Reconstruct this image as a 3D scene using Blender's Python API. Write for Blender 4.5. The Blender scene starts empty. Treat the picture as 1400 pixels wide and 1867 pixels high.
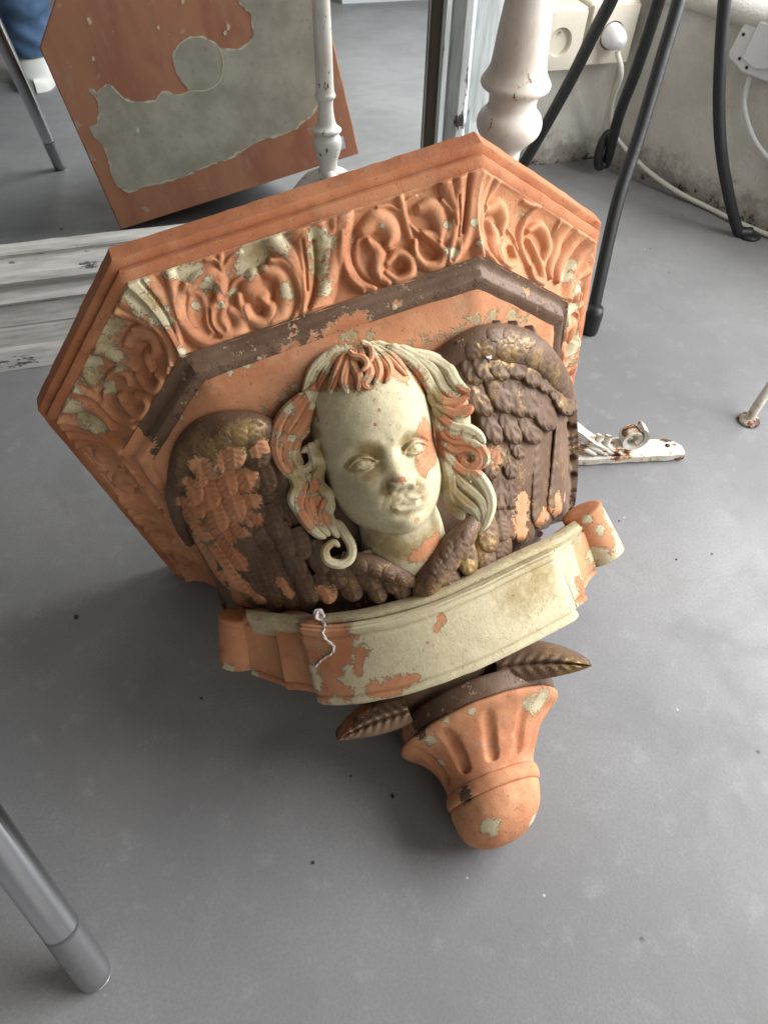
import bpy, math, random
import numpy as np
from mathutils import Vector, Matrix
from mathutils.bvhtree import BVHTree
random.seed(7); rng = np.random.default_rng(7)
scn = bpy.context.scene
COL = scn.collection

# ------------------------------------------------------------------ camera, world, light
IW, IH, FPX = 1400.0, 1867.0, 1354.78            # photograph size and focal length in its pixels
MC = np.array([[0.95361, -0.201629, 0.22355], [-0.298113, -0.73587, 0.607966], [0.04192, -0.646406, -0.761841]])  # world from camera (x right, y down, z ahead)
CAM = np.array([0, 0, 0.61164])
cd = bpy.data.cameras.new('camera'); cam = bpy.data.objects.new('camera', cd); COL.objects.link(cam)
cd.sensor_fit = 'VERTICAL'; cd.sensor_height = 36; cd.lens = 36 * FPX / IH; cd.clip_start = .01; cd.clip_end = 50
cm = Matrix(((MC[0][0], -MC[0][1], -MC[0][2], 0), (MC[1][0], -MC[1][1], -MC[1][2], 0), (MC[2][0], -MC[2][1], -MC[2][2], CAM[2]), (0, 0, 0, 1)))
cam.matrix_world = cm
scn.camera = cam
wd = bpy.data.worlds.new('World'); scn.world = wd; wd.use_nodes = True
wd.node_tree.nodes['Background'].inputs[0].default_value = (1, .95, .88, 1)
wd.node_tree.nodes['Background'].inputs[1].default_value = .128
def area(name, loc, target, sx, sy, power, colr):
    l = bpy.data.lights.new(name, 'AREA'); l.shape = 'RECTANGLE'; l.size = sx; l.size_y = sy; l.energy = power; l.color = colr
    o = bpy.data.objects.new(name, l); COL.objects.link(o); o.location = loc
    o.rotation_euler = (Vector(target) - Vector(loc)).to_track_quat('-Z', 'Y').to_euler()
    return o
area('shop_window_light', (1.55, .20, 1.0), (.1, .3, .15), 1.6, 1.3, 90, (.97, .985, 1))
area('rear_fill_light', (.8, -2.1, 1.5), (.2, .4, 0), 1.8, 1.4, 23, (1, .94, .85))  # soft warm fill lamp added behind the camera, no window seen there
vs = scn.view_settings; vs.view_transform = 'Standard'; vs.look = 'None'; vs.exposure = 0.0; vs.gamma = 1; vs.use_curve_mapping = False
scn.render.engine = 'CYCLES'

# ------------------------------------------------------------------ helpers
def ray_w(px, py): return MC @ np.array([(px - IW / 2) / FPX, (py - IH / 2) / FPX, 1.0])
def on_floor(px, py, z=0.0):
    r = ray_w(px, py); return CAM + r * ((z - CAM[2]) / r[2])
def on_y(px, py, y):
    r = ray_w(px, py); return CAM + r * ((y - CAM[1]) / r[1])
def on_plane(px, py, P0, n):
    r = ray_w(px, py); return CAM + r * (((P0 - CAM) @ n) / (r @ n))

def raw_mesh(name, verts, faces):
    verts = np.asarray(verts, dtype=np.float32); me = bpy.data.meshes.new(name)
    if isinstance(faces, np.ndarray) and faces.shape[1] == 4:
        nf = len(faces)
        me.vertices.add(len(verts)); me.vertices.foreach_set('co', verts.ravel())
        me.loops.add(nf * 4); me.loops.foreach_set('vertex_index', faces.ravel().astype(np.int32))
        me.polygons.add(nf); me.polygons.foreach_set('loop_start', np.arange(0, nf * 4, 4, dtype=np.int32))
        me.update(calc_edges=True); me.validate()
    else:
        me.from_pydata([tuple(map(float, v)) for v in verts], [], [tuple(map(int, f)) for f in faces])
    return me
def obj(name, verts, faces, mat, parent=None, smooth=True, sharp=None):
    me = raw_mesh(name, verts, faces)
    me.materials.append(mat)
    if smooth: me.polygons.foreach_set('use_smooth', np.ones(len(me.polygons), dtype=bool))
    if sharp is not None: me.set_sharp_from_angle(angle=math.radians(sharp))
    o = bpy.data.objects.new(name, me); COL.objects.link(o)
    if parent: o.parent = parent
    return o
def empty(name, loc=(0, 0, 0), rz=0):
    o = bpy.data.objects.new(name, None); COL.objects.link(o); o.location = loc; o.rotation_euler = (0, 0, rz); o.empty_display_size = .03
    return o
def tag(o, label=None, cat=None, group=None, kind=None):
    for k, v in (('label', label), ('category', cat), ('group', group), ('kind', kind)):
        if v: o[k] = v
    return o
def gridf(n, m, cu=False, cv=False, flip=False):
    """quads for an n x m vertex grid (row major)"""
    i = np.arange(n if cu else n - 1)[:, None]; j = np.arange(m if cv else m - 1)[None, :]
    a = (i % n) * m + j; b = ((i + 1) % n) * m + j; c = ((i + 1) % n) * m + (j + 1) % m; d = (i % n) * m + (j + 1) % m
    f = np.stack(np.broadcast_arrays(a, b, c, d), -1).reshape(-1, 4)
    return f[:, ::-1].copy() if flip else f
def smoothstep(a, b, x):
    t = np.clip((x - a) / (b - a), 0, 1); return t * t * (3 - 2 * t)
def catmull(P, n):
    P = np.asarray(P, float); Q = np.vstack([2 * P[0] - P[1], P, 2 * P[-1] - P[-2]])
    t = np.linspace(0, len(P) - 1, n); i = np.minimum(t.astype(int), len(P) - 2); u = (t - i)[:, None]
    a, b, c, d = Q[i], Q[i + 1], Q[i + 2], Q[i + 3]
    return .5 * (2 * b + (c - a) * u + (2 * a - 5 * b + 4 * c - d) * u * u + (3 * b - a - 3 * c + d) * u ** 3)
def vnoise(P, scale, seed=0):
    """cheap smooth value noise on an (N,3) array, -1..1"""
    P = np.asarray(P) * scale; i = np.floor(P).astype(np.int64); f = P - i; f = f * f * (3 - 2 * f)
    out = np.zeros(len(P))
    for dx in (0, 1):
        for dy in (0, 1):
            for dz in (0, 1):
                hsh = ((i[:, 0] + dx) * 73856093) ^ ((i[:, 1] + dy) * 19349663) ^ ((i[:, 2] + dz) * 83492791) ^ (seed * 2654435)
                hsh = (hsh ^ (hsh >> 13)) * 1274126177 & 0x7fffffff
                v = (hsh % 10007) / 5003.5 - 1
                out += v * (f[:, 0] if dx else 1 - f[:, 0]) * (f[:, 1] if dy else 1 - f[:, 1]) * (f[:, 2] if dz else 1 - f[:, 2])
    return out
def tube(P, rad, sides=12, flat=None, groove=0, gn=5, caps=True, upv=None):
    """swept tube along points P (n,3); rad scalar or (n,)"""
    P = np.asarray(P, float); n = len(P); rad = np.broadcast_to(np.asarray(rad, float), (n,))
    T = np.gradient(P, axis=0); T /= np.linalg.norm(T, axis=1)[:, None] + 1e-12
    ref = np.array(upv if upv is not None else ((0, 0, 1.) if abs(T[0][2]) < .9 else (1., 0, 0)))
    N = np.zeros_like(P); nv = ref - T[0] * (ref @ T[0]); nv /= np.linalg.norm(nv)
    for k in range(n):
        nv = nv - T[k] * (nv @ T[k]); nv /= np.linalg.norm(nv) + 1e-12; N[k] = nv
    B = np.cross(T, N); th = np.linspace(0, 2 * np.pi, sides, endpoint=False)
    m = 1 + groove * np.cos(gn * th)
    fl = 1.0 if flat is None else flat
    V = P[:, None, :] + rad[:, None, None] * (N[:, None, :] * (np.sin(th) * m * fl)[None, :, None] + B[:, None, :] * (np.cos(th) * m)[None, :, None])
    V = V.reshape(-1, 3); F = gridf(n, sides, cv=True, flip=True)
    if caps:
        V = np.vstack([V, P[0], P[-1]]); k = n * sides
        j = np.arange(sides); j2 = (j + 1) % sides
        F = np.vstack([F, np.stack([j, j2, np.full(sides, k), np.full(sides, k)], 1)[:, [0, 1, 2, 2]] * 1, np.stack([(n - 1) * sides + j2, (n - 1) * sides + j, np.full(sides, k + 1), np.full(sides, k + 1)], 1)])
        F = [tuple(dict.fromkeys(q)) for q in F.tolist()]
    return V, F
def lathe(prof, sides=48, center=(0, 0)):
    """prof list of (r,z) -> verts, faces about the z axis"""
    prof = np.asarray(prof, float); th = np.linspace(0, 2 * np.pi, sides, endpoint=False)
    V = np.stack([center[0] + prof[:, 0][:, None] * np.cos(th), center[1] + prof[:, 0][:, None] * np.sin(th), np.repeat(prof[:, 1][:, None], sides, 1)], -1).reshape(-1, 3)
    return V, gridf(len(prof), sides, cv=True, flip=True)
def box(x0, x1, y0, y1, z0, z1):
    V = [(x, y, z) for x in (x0, x1) for y in (y0, y1) for z in (z0, z1)]
    F = [(0, 1, 3, 2), (4, 6, 7, 5), (0, 4, 5, 1), (2, 3, 7, 6), (0, 2, 6, 4), (1, 5, 7, 3)]
    return np.array(V, float), F
def bevel(o, w, seg=2):
    m = o.modifiers.new('bevel', 'BEVEL'); m.width = w; m.segments = seg; m.limit_method = 'ANGLE'; m.angle_limit = math.radians(40); return o

# ------------------------------------------------------------------ materials
class NT:
    def __init__(s, name):
        s.m = bpy.data.materials.new(name); s.m.use_nodes = True; s.t = s.m.node_tree; s.n = s.t.nodes; s.l = s.t.links
        s.b = s.n['Principled BSDF']; s.o = s.n['Material Output']
    def node(s, typ, **kw):
        n = s.n.new(typ)
        for k, v in kw.items():
            if k.startswith('_'): setattr(n, k[1:], v)
            else: s.inp(n, k, v)
        return n
    def inp(s, n, k, v):
        k = int(k[1:]) if k[0] == 'i' and k[1:].isdigit() else k.replace('_', ' ')
        if hasattr(v, 'is_linked') or isinstance(v, bpy.types.NodeSocket): s.l.new(v, n.inputs[k])
        else: n.inputs[k].default_value = v
    def coord(s, which='Object', scale=(1, 1, 1), rot=(0, 0, 0)):
        c = s.node('ShaderNodeTexCoord'); m = s.node('ShaderNodeMapping', Scale=scale, Rotation=rot); s.l.new(c.outputs[which], m.inputs[0]); return m.outputs[0]
    def noise(s, vec, scale, detail=4, rough=.55, dist=0):
        n = s.node('ShaderNodeTexNoise', Vector=vec, Scale=scale, Detail=detail, Roughness=rough, Distortion=dist); return n.outputs[0]
    def math(s, op, a, b=None, c=None, clamp=False):
        n = s.node('ShaderNodeMath', _operation=op, _use_clamp=clamp); s.inp(n, 'i0', a)
        if b is not None: s.inp(n, 'i1', b)
        if c is not None: s.inp(n, 'i2', c)
        return n.outputs[0]
    def ramp(s, v, lo, hi, a=0., b=1.):
        n = s.node('ShaderNodeMapRange', Value=v); n.inputs[1].default_value = lo; n.inputs[2].default_value = hi; n.inputs[3].default_value = a; n.inputs[4].default_value = b; n.interpolation_type = 'SMOOTHSTEP'; return n.outputs[0]
    def mix(s, f, a, b):
        n = s.node('ShaderNodeMix', _data_type='RGBA'); s.inp(n, 'i0', f)
        s.inp(n, 'i6', a if not isinstance(a, tuple) else (*a, 1)[:4]); s.inp(n, 'i7', b if not isinstance(b, tuple) else (*b, 1)[:4]); return n.outputs[2]
    def bump(s, h, dist=.001, strength=1., prev=None):
        n = s.node('ShaderNodeBump', Height=h, Distance=dist, Strength=strength)
        if prev is not None: s.l.new(prev, n.inputs['Normal'])
        return n.outputs[0]
    def fin(s, col=None, rough=None, normal=None, metal=None, spec=None):
        for k, v in (('Base Color', col), ('Roughness', rough), ('Normal', normal), ('Metallic', metal), ('Specular IOR Level', spec)):
            if v is not None: s.inp(s.b, k, v if not isinstance(v, tuple) else (*v, 1)[:4])
        return s.m
def hexc(r, g, b):
    return tuple(((c / 255) / 12.92 if c / 255 <= .04045 else ((c / 255 + .055) / 1.055) ** 2.4) for c in (r, g, b))

def mat_floor():
    s = NT('grey_floor'); v = s.coord('Object')
    n1 = s.noise(v, 2.2, 5, .6, .3); n2 = s.noise(v, 11, 6, .65, .6); n3 = s.noise(v, 420, 3, .6); n4 = s.noise(v, 38, 4, .6)
    c = s.mix(s.ramp(n1, .32, .68), (.168, .167, .170), (.242, .240, .240))
    c = s.mix(s.math('MULTIPLY', s.ramp(n2, .48, .72), .42), c, (.165, .161, .156))
    c = s.mix(s.math('MULTIPLY', s.ramp(n4, .54, .72), .25), c, (.32, .32, .322))
    c = s.mix(s.math('MULTIPLY', s.ramp(n3, .35, .65), .36), c, (.14, .14, .142))
    vo = s.node('ShaderNodeTexVoronoi', Vector=v, Scale=24.); vo.feature = 'F1'
    spk = s.math('MULTIPLY', s.ramp(vo.outputs['Distance'], .075, .045), s.ramp(s.noise(v, 17, 2), .56, .6))
    c = s.mix(s.math('MULTIPLY', spk, .8), c, (.035, .033, .03))
    vo2 = s.node('ShaderNodeTexVoronoi', Vector=s.coord('Object', (1, 1, 1), (0, 0, .7)), Scale=33.)
    sp2 = s.math('MULTIPLY', s.ramp(vo2.outputs['Distance'], .05, .03), s.ramp(s.noise(v, 13, 2), .55, .6))
    c = s.mix(s.math('MULTIPLY', sp2, .8), c, (.55, .54, .5))
    for rz, sc_ in ((.5, 1.0), (-1.1, 1.3)):
        sv = s.coord('Object', (1.5 * sc_, 26 * sc_, 1), (0, 0, rz)); st_ = s.math('MULTIPLY', s.ramp(s.noise(sv, 3, 4, .6), .66, .74), s.ramp(n1, .45, .65)); c = s.mix(s.math('MULTIPLY', st_, .28), c, (.31, .30, .295))
    c = s.mix(s.math('MULTIPLY', s.ramp(s.noise(v, 5, 6, .7, 1.2), .58, .66), .22), c, (.13, .125, .118))
    h = s.math('ADD', s.math('MULTIPLY', n3, .5), s.math('MULTIPLY', n4, .8))
    return s.fin(c, s.ramp(n2, .3, .7, .42, .6), s.bump(h, .0007, .32), spec=.4)
def mat_distressed(name, base, under, dirt, along, scale=1.0, wear=.62, rough=.5):
    s = NT(name); sc = [9, 9, 9]; sc[along] = .9
    v = s.coord('Object', tuple(x * scale for x in sc)); vf = s.coord('Object')
    a = s.noise(v, 7, 6, .65); b = s.noise(vf, 26, 6, .7); c2 = s.noise(v, 22, 4, .6)
    c = s.mix(s.math('MULTIPLY', s.ramp(c2, .35, .75), .6), base, dirt)
    w = s.math('ADD', s.math('MULTIPLY', a, .6), s.math('MULTIPLY', b, .4))
    m = s.ramp(w, wear, wear + .03)
    c = s.mix(m, c, under)
    return s.fin(c, rough, s.bump(s.math('ADD', s.math('MULTIPLY', m, -.8), s.math('MULTIPLY', c2, .5)), .0012, .8))
def mat_plain(name, col, rough=.5, metal=0, var=.15, scale=40, bump=.0003, spec=.5):
    s = NT(name); v = s.coord('Object'); n = s.noise(v, scale, 5, .6)
    c = s.mix(s.ramp(n, .3, .7), col, tuple(x * (1 - var) for x in col))
    return s.fin(c, s.ramp(n, .3, .7, rough, min(1, rough + .12)), s.bump(n, bump, .6) if bump else None, metal, spec)
def mat_wall():
    s = NT('dirty_wall_plaster'); v = s.coord('Object')
    g = s.node('ShaderNodeNewGeometry'); sep = s.node('ShaderNodeSeparateXYZ'); s.l.new(g.outputs['Position'], sep.inputs[0])
    n = s.noise(v, 9, 6, .65); n2 = s.noise(v, 45, 6, .7); n3 = s.noise(v, 160, 3)
    c = s.mix(s.ramp(n, .35, .7), hexc(196, 193, 186), hexc(176, 172, 163))
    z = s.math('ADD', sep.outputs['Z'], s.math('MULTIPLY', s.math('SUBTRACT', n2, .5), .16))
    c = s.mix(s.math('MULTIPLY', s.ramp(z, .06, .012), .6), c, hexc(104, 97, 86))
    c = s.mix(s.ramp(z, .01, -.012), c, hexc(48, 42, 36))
    c = s.mix(s.math('MULTIPLY', s.ramp(n2, .66, .72), .6), c, hexc(120, 112, 100))
    return s.fin(c, .75, s.bump(s.math('ADD', n2, s.math('MULTIPLY', n3, .3)), .004, .8))
def mat_rusty(name, paint, thr):
    s = NT(name); v = s.coord('Object'); a = s.noise(v, 34, 6, .7); b = s.noise(v, 130, 4, .6)
    w = s.math('ADD', s.math('MULTIPLY', a, .75), s.math('MULTIPLY', b, .25))
    c = s.mix(s.ramp(b, .3, .7), paint, tuple(x * .8 for x in paint))
    c = s.mix(s.ramp(w, thr - .045, thr), c, hexc(176, 120, 62)); c = s.mix(s.ramp(w, thr, thr + .03), c, hexc(62, 40, 30))
    return s.fin(c, .6, s.bump(s.math('SUBTRACT', s.math('MULTIPLY', b, .3), s.ramp(w, thr - .02, thr + .02)), .001, .8))

M_FLOOR = mat_floor(); M_WALL = mat_wall()
M_FRAME_H = mat_distressed('distressed_white_wood', hexc(178, 177, 172), hexc(86, 82, 78), hexc(120, 118, 114), 0, 1.0, .57)
M_FRAME_V = mat_distressed('distressed_white_stile', hexc(190, 196, 196), hexc(58, 50, 50), hexc(140, 146, 146), 2, 1.0, .6)
M_DARK = mat_plain('dark_wood_rebate', hexc(70, 62, 56), .5)
M_BLACK = mat_plain('black_iron', (.012, .012, .013), .42, 0, .3, 90, .0006)
def mat_chipped():
    s = NT('chipped_white_paint'); v = s.coord('Object', (1, 1, .55)); a = s.noise(v, 48, 4, .6, .3); b = s.noise(v, 190, 4, .65); w = s.noise(s.coord('Object'), 14, 5, .6)
    c = s.mix(s.ramp(w, .35, .7), hexc(226, 219, 212), hexc(206, 194, 180)); c = s.mix(s.math('MULTIPLY', s.ramp(b, .55, .75), .3), c, hexc(170, 150, 128))
    k = s.math('ADD', s.math('MULTIPLY', a, .6), s.math('MULTIPLY', b, .4)); m = s.ramp(k, .606, .618); rim = s.ramp(k, .575, .606)
    c = s.mix(s.math('MULTIPLY', rim, .5), c, hexc(176, 150, 112)); c = s.mix(m, c, hexc(46, 38, 32))
    return s.fin(c, .38, s.bump(s.math('SUBTRACT', s.math('MULTIPLY', b, .25), m), .001, .8))
M_WHITE_PAINT = mat_chipped()
M_SOCKET = mat_plain('ivory_plastic', hexc(198, 190, 174), .35, 0, .12, 30, 0)
M_WPLASTIC = mat_plain('white_plastic', hexc(205, 206, 208), .35, 0, .06, 30, 0)
M_CABLE = mat_plain('white_cable', hexc(196, 192, 182), .45, 0, .12, 30, 0)
M_HOLE = mat_plain('dark_hole', (.02, .019, .018), .6, 0, 0, 10, 0)
M_CHROME = mat_plain('chrome_tube', (.66, .67, .69), .045, 1, .04, 30, 0)
M_FOOTCAP = mat_plain('scuffed_steel_end', (.40, .40, .41), .30, .9, .15, 120, .0002)
M_RUST_W = mat_rusty('rusty_white_iron', hexc(206, 202, 190), .565)
M_RUST_D = mat_rusty('worn_rusty_foot', hexc(170, 162, 150), .5)
M_DENIM = mat_plain('blue_denim', hexc(70, 96, 128), .85, 0, .45, 14, .002)
M_SHOE = mat_plain('white_leather', hexc(205, 202, 196), .5, 0, .08, 30, 0)
M_STRING = mat_plain('cotton_string', hexc(214, 204, 196), .8, 0, .15, 300, .0003)
s = NT('mirror_glass'); M_GLASS = s.fin((.80, .83, .83), .015, None, 1.0)

# ------------------------------------------------------------------ the setting
V, F = box(-3.2, 3.0, -3.2, 2.0, -.05, 0); tag(obj('floor', V, F, M_FLOOR, smooth=False), kind='structure')
WC = np.array([.812, 1.208, 0]); WDIR = np.array([.468, -.884, 0]); WN = np.array([-.884, -.468, 0])
def wall(name, a, b, z1, thick=.08, z0=-.02, side=1, label=None):
    a = np.array(a, float); b = np.array(b, float); d = (b - a) / np.linalg.norm(b - a); n = np.array([-d[1], d[0]]) * side
    nx = max(3, int(np.linalg.norm(b - a) / .02)); nz = max(3, int((z1 - z0) / .02))
    s_, z_ = np.meshgrid(np.linspace(0, np.linalg.norm(b - a), nx), np.linspace(z0, z1, nz), indexing='ij')
    P = np.stack([a[0] + d[0] * s_, a[1] + d[1] * s_, z_], -1).reshape(-1, 3)
    P[:, :2] += n * (vnoise(P, 14, 3) * .0025 + vnoise(P, 40, 5) * .0012)[:, None] * smoothstep(0, .03, np.minimum(s_, np.linalg.norm(b - a) - s_)).reshape(-1)[:, None]
    nb = len(P); back = P.copy(); back[:, :2] -= n * thick
    F = gridf(nx, nz, flip=side < 0); Fb = gridf(nx, nz, flip=side > 0) + nb
    ring = [k * nz for k in range(nx)], [k * nz + nz - 1 for k in range(nx)]
    Fe = []
    for r_ in ring: Fe += [(r_[k], r_[k + 1], r_[k + 1] + nb, r_[k] + nb) for k in range(nx - 1)]
    for c0 in (0, (nx - 1) * nz): Fe += [(c0 + k, c0 + k + 1, c0 + k + 1 + nb, c0 + k + nb) for k in range(nz - 1)]
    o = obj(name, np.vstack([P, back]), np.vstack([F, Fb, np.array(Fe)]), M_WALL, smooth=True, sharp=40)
    return tag(o, kind='structure')
wall('wall_back', (-2.5, .97), (.505, .97), 2.2, side=-1)
wall('wall_alcove_side', (.507, .972), (.507, 1.206), 2.2, side=-1)
wall('wall_alcove', (.509, 1.208), (.83, 1.208), 2.2, side=-1)
e = WC + WDIR * 2.6
wall('wall_window', (WC[0], WC[1]), (e[0], e[1]), .262, side=-1)
# sill ledge above the low window wall
n_ = 40; t_ = np.linspace(0.02, 2.6, n_)
prof = [(-.01, .262), (.018, .264), (.03, .272), (.032, .285), (.022, .297), (-.16, .30), (-.16, .262)]
V = np.array([[WC[0] + WDIR[0] * t + WN[0] * q[0], WC[1] + WDIR[1] * t + WN[1] * q[0], q[1]] for t in t_ for q in prof])
F = gridf(n_, len(prof), cv=True); tag(obj('window_sill', V, F, M_WALL, sharp=50), kind='structure')

# ------------------------------------------------------------------ standing mirror (leans back 3.5 degrees)
MY0 = .8496; ME = np.array([0, .0611, .99813]); MN = np.array([0, -.99813, .0611])
def mir_pt(x, e, off): return np.array([x, MY0, 0]) + ME * e + MN * off
mr = empty('standing_mirror', (-.3, MY0, 0)); tag(mr, 'tall mirror in a distressed white wooden frame, leaning behind the corbel', 'mirror')
mro = np.array([-.3, MY0, 0])
def rail(name, prof, x0, x1, mat, vertical=False, n=160):
    """prof: (distance from glass edge outward, offset in front of glass)"""
    t = np.linspace(x0, x1, n); prof = np.asarray(prof)
    V = []
    for k in t:
        for q in prof:
            if vertical: V.append(mir_pt(.339 + q[0], k, q[1]))
            else: V.append(mir_pt(k, .147 - q[0], q[1]))
    V = np.array(V); prof_gain = 1
    nz = vnoise(V * (np.array([1, 9, 1]) if not vertical else 1), 55, 4) * .0007
    V = V + MN * nz[:, None] - mro
    return obj(name, V, gridf(n, len(prof), flip=vertical), mat, mr, sharp=35)
PB = [(-.004, -.004), (0, .0), (.003, .006), (.006, .007), (.0075, .001), (.011, .002), (.014, .016), (.02, .026), (.028, .029), (.036, .023), (.040, .013), (.043, .013), (.047, .022), (.054, .026), (.06, .021), (.063, .012), (.066, .0125), (.090, .0135), (.0925, .0105), (.095, .0135), (.118, .0135), (.121, .017), (.140, .0195), (.1475, .0195), (.1475, -.02), (-.004, -.02)]
rail('bottom_rail', PB, -1.0, .337, M_FRAME_H)
PS = [(-.004, -.004), (0, 0), (.0055, .004), (.006, .012), (.009, .018), (.014, .019), (.0165, .012), (.0175, .008), (.0195, .008), (.022, .018), (.028, .027), (.035, .029), (.041, .023), (.044, .012), (.046, .0115), (.05, .0145), (.08, .0155), (.105, .0155), (.118, .0145), (.118, -.02), (-.004, -.02)]
rail('right_stile', PS, .0, 1.35, M_FRAME_V, True)
rail('rebate', [(-.0015, -.003), (-.0012, .0052), (.0052, .0092), (.0064, .0135), (.0066, .004)], .148, 1.35, M_DARK, True)
V = np.array([mir_pt(x, e, -.003) for x in (-1.0, .345) for e in (.142, 1.35)]) - mro
obj('glass_pane', V, [(0, 1, 3, 2)], M_GLASS, mr, smooth=False)
V = np.array([mir_pt(x, e, o_) for o_ in (-.008, -.02) for x in (-1.0, .345) for e in (.142, 1.35)]) - mro
obj('back_board', V, [(0, 1, 3, 2), (4, 6, 7, 5), (0, 4, 5, 1), (2, 3, 7, 6), (0, 2, 6, 4), (1, 5, 7, 3)], M_DARK, mr, smooth=False)
MD = -.84796
def refl(P): return P - 2 * ((P @ MN - MD))[..., None] * MN if P.ndim > 1 else P - 2 * (P @ MN - MD) * MN
def mray(px, py):
    r = ray_w(px, py); return refl(CAM), r - 2 * (r @ MN) * MN

# ------------------------------------------------------------------ things around the corbel
# white pedestal table: turned column, three feet, round top above the picture
LX, LY = .2915, .5616
tb = empty('pedestal_table', (LX, LY, 0)); tag(tb, 'chipped white turned table leg standing between corbel and mirror', 'table')
prof = [(.0, .045), (.012, .046), (.0125, .06), (.0135, .085), (.0150, .105), (.0195, .118), (.0225, .129), (.0222, .138), (.0180, .145), (.0178, .1465), (.0225, .149), (.0224, .153), (.017, .157), (.0140, .163), (.0120, .175), (.0114, .184), (.0123, .193), (.0155, .1965), (.0157, .200), (.0140, .204), (.0133, .215), (.0133, .25), (.0130, .285), (.0126, .32), (.0125, .338), (.0138, .345), (.018, .350), (.0243, .357), (.0262, .364), (.0245, .370), (.0205, .3745), (.0188, .3780), (.0192, .384), (.0215, .3875), (.0262, .391), (.0270, .3945), (.0245, .3985), (.0217, .4045), (.0205, .413), (.0192, .43), (.0174, .447), (.0162, .47), (.0165, .52), (.020, .60), (.0245, .66), (.0245, .70), (0, .70)]
V, F = lathe(catmull(prof, 220), 44); obj('turned_column', V, F, M_WHITE_PAINT, tb)
V, F = lathe([(0, .70), (.17, .70), (.178, .705), (.18, .712), (.178, .719), (.17, .722), (0, .722)], 56); obj('table_top', V, F, M_WHITE_PAINT, tb, sharp=40)
for k in range(3):
    a = math.radians(90 + 120 * k); d = np.array([math.cos(a), math.sin(a), 0])
    P = catmull([d * .004 + (0, 0, .085), d * .03 + (0, 0, .075), d * .065 + (0, 0, .04), d * .105 + (0, 0, .014), d * .125 + (0, 0, .010)], 24)
    V, F = tube(P, np.linspace(.0125, .0095, 24), 14); obj('foot', V, F, M_WHITE_PAINT, tb)

# black wrought iron stand: four splayed rods with curled feet
st = empty('iron_stand', (.70, .95, 0)); tag(st, 'black wrought iron stand with splayed rod legs in front of the socket corner', 'stand')
so = np.array([.70, .95, 0])
def px_path(L):   # list of (px,py,y) -> points on the plane of that depth y
    return np.array([on_y(*q) for q in L])
rods = [
    [(935, 325, 1.135), (965, 280, 1.12), (1035, 155, 1.06), (1085, 55, 1.0), (1118, -10, .97), (1180, -160, .93)],
    [(1103, 300, 1.150), (1110, 280, 1.14), (1128, 210, 1.10), (1160, 125, 1.04), (1203, -10, .97), (1240, -150, .93)],
    [(1074, 603, .725), (1090, 525, .745), (1125, 370, .785), (1165, 245, .815), (1208, 100, .842), (1240, -10, .86), (1275, -160, .89)],
    [(1362, 437, .895), (1347, 425, .90), (1333, 380, .91), (1316, 290, .925), (1310, 200, .94), (1313, 100, .95), (1321, -10, .955), (1335, -160, .95)]]
for k, L in enumerate(rods):
    P = catmull(px_path(L), 50); P[:, 2] = np.maximum(P[:, 2], .0078)
    V, F = tube(P - so, .0088 if k in (0, 1) else .0085, 14); o = obj('leg', V, F, M_BLACK, st)
    if k in (1,):
        th = np.linspace(0, 2 * np.pi, 40); c = P[0] + np.array([-.012, -.004, .028])
        Q = c + np.stack([.013 * np.cos(th), .004 * np.cos(th), .028 * np.sin(th)], 1)
        V, F = tube(Q - so, .0078, 12, caps=False); obj('curled_foot', V, F, M_BLACK, o)
    if k == 2:
        V, F = lathe([(0, 0), (.0105, 0), (.0115, .006), (.0115, .03), (.0095, .04), (0, .04)], 20); V = V + (P[0] * [1, 1, 0]) - so; obj('rubber_foot', V, F, M_BLACK, o)
    if k == 3:
        V, F = lathe([(0, 0), (.016, 0), (.018, .003), (.015, .006), (0, .008)], 24); V = V + (P[0] * [1, 1, 0]) - so; obj('foot_plate', V, F, M_BLACK, o)
th = np.linspace(0, 2 * np.pi, 60); c = np.array([.70, .92, .60]); Q = c + np.stack([.17 * np.cos(th), .17 * np.sin(th), 0 * th], 1)
V, F = tube(Q - so, .009, 12, caps=False); obj('ring', V, F, M_BLACK, st)

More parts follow.
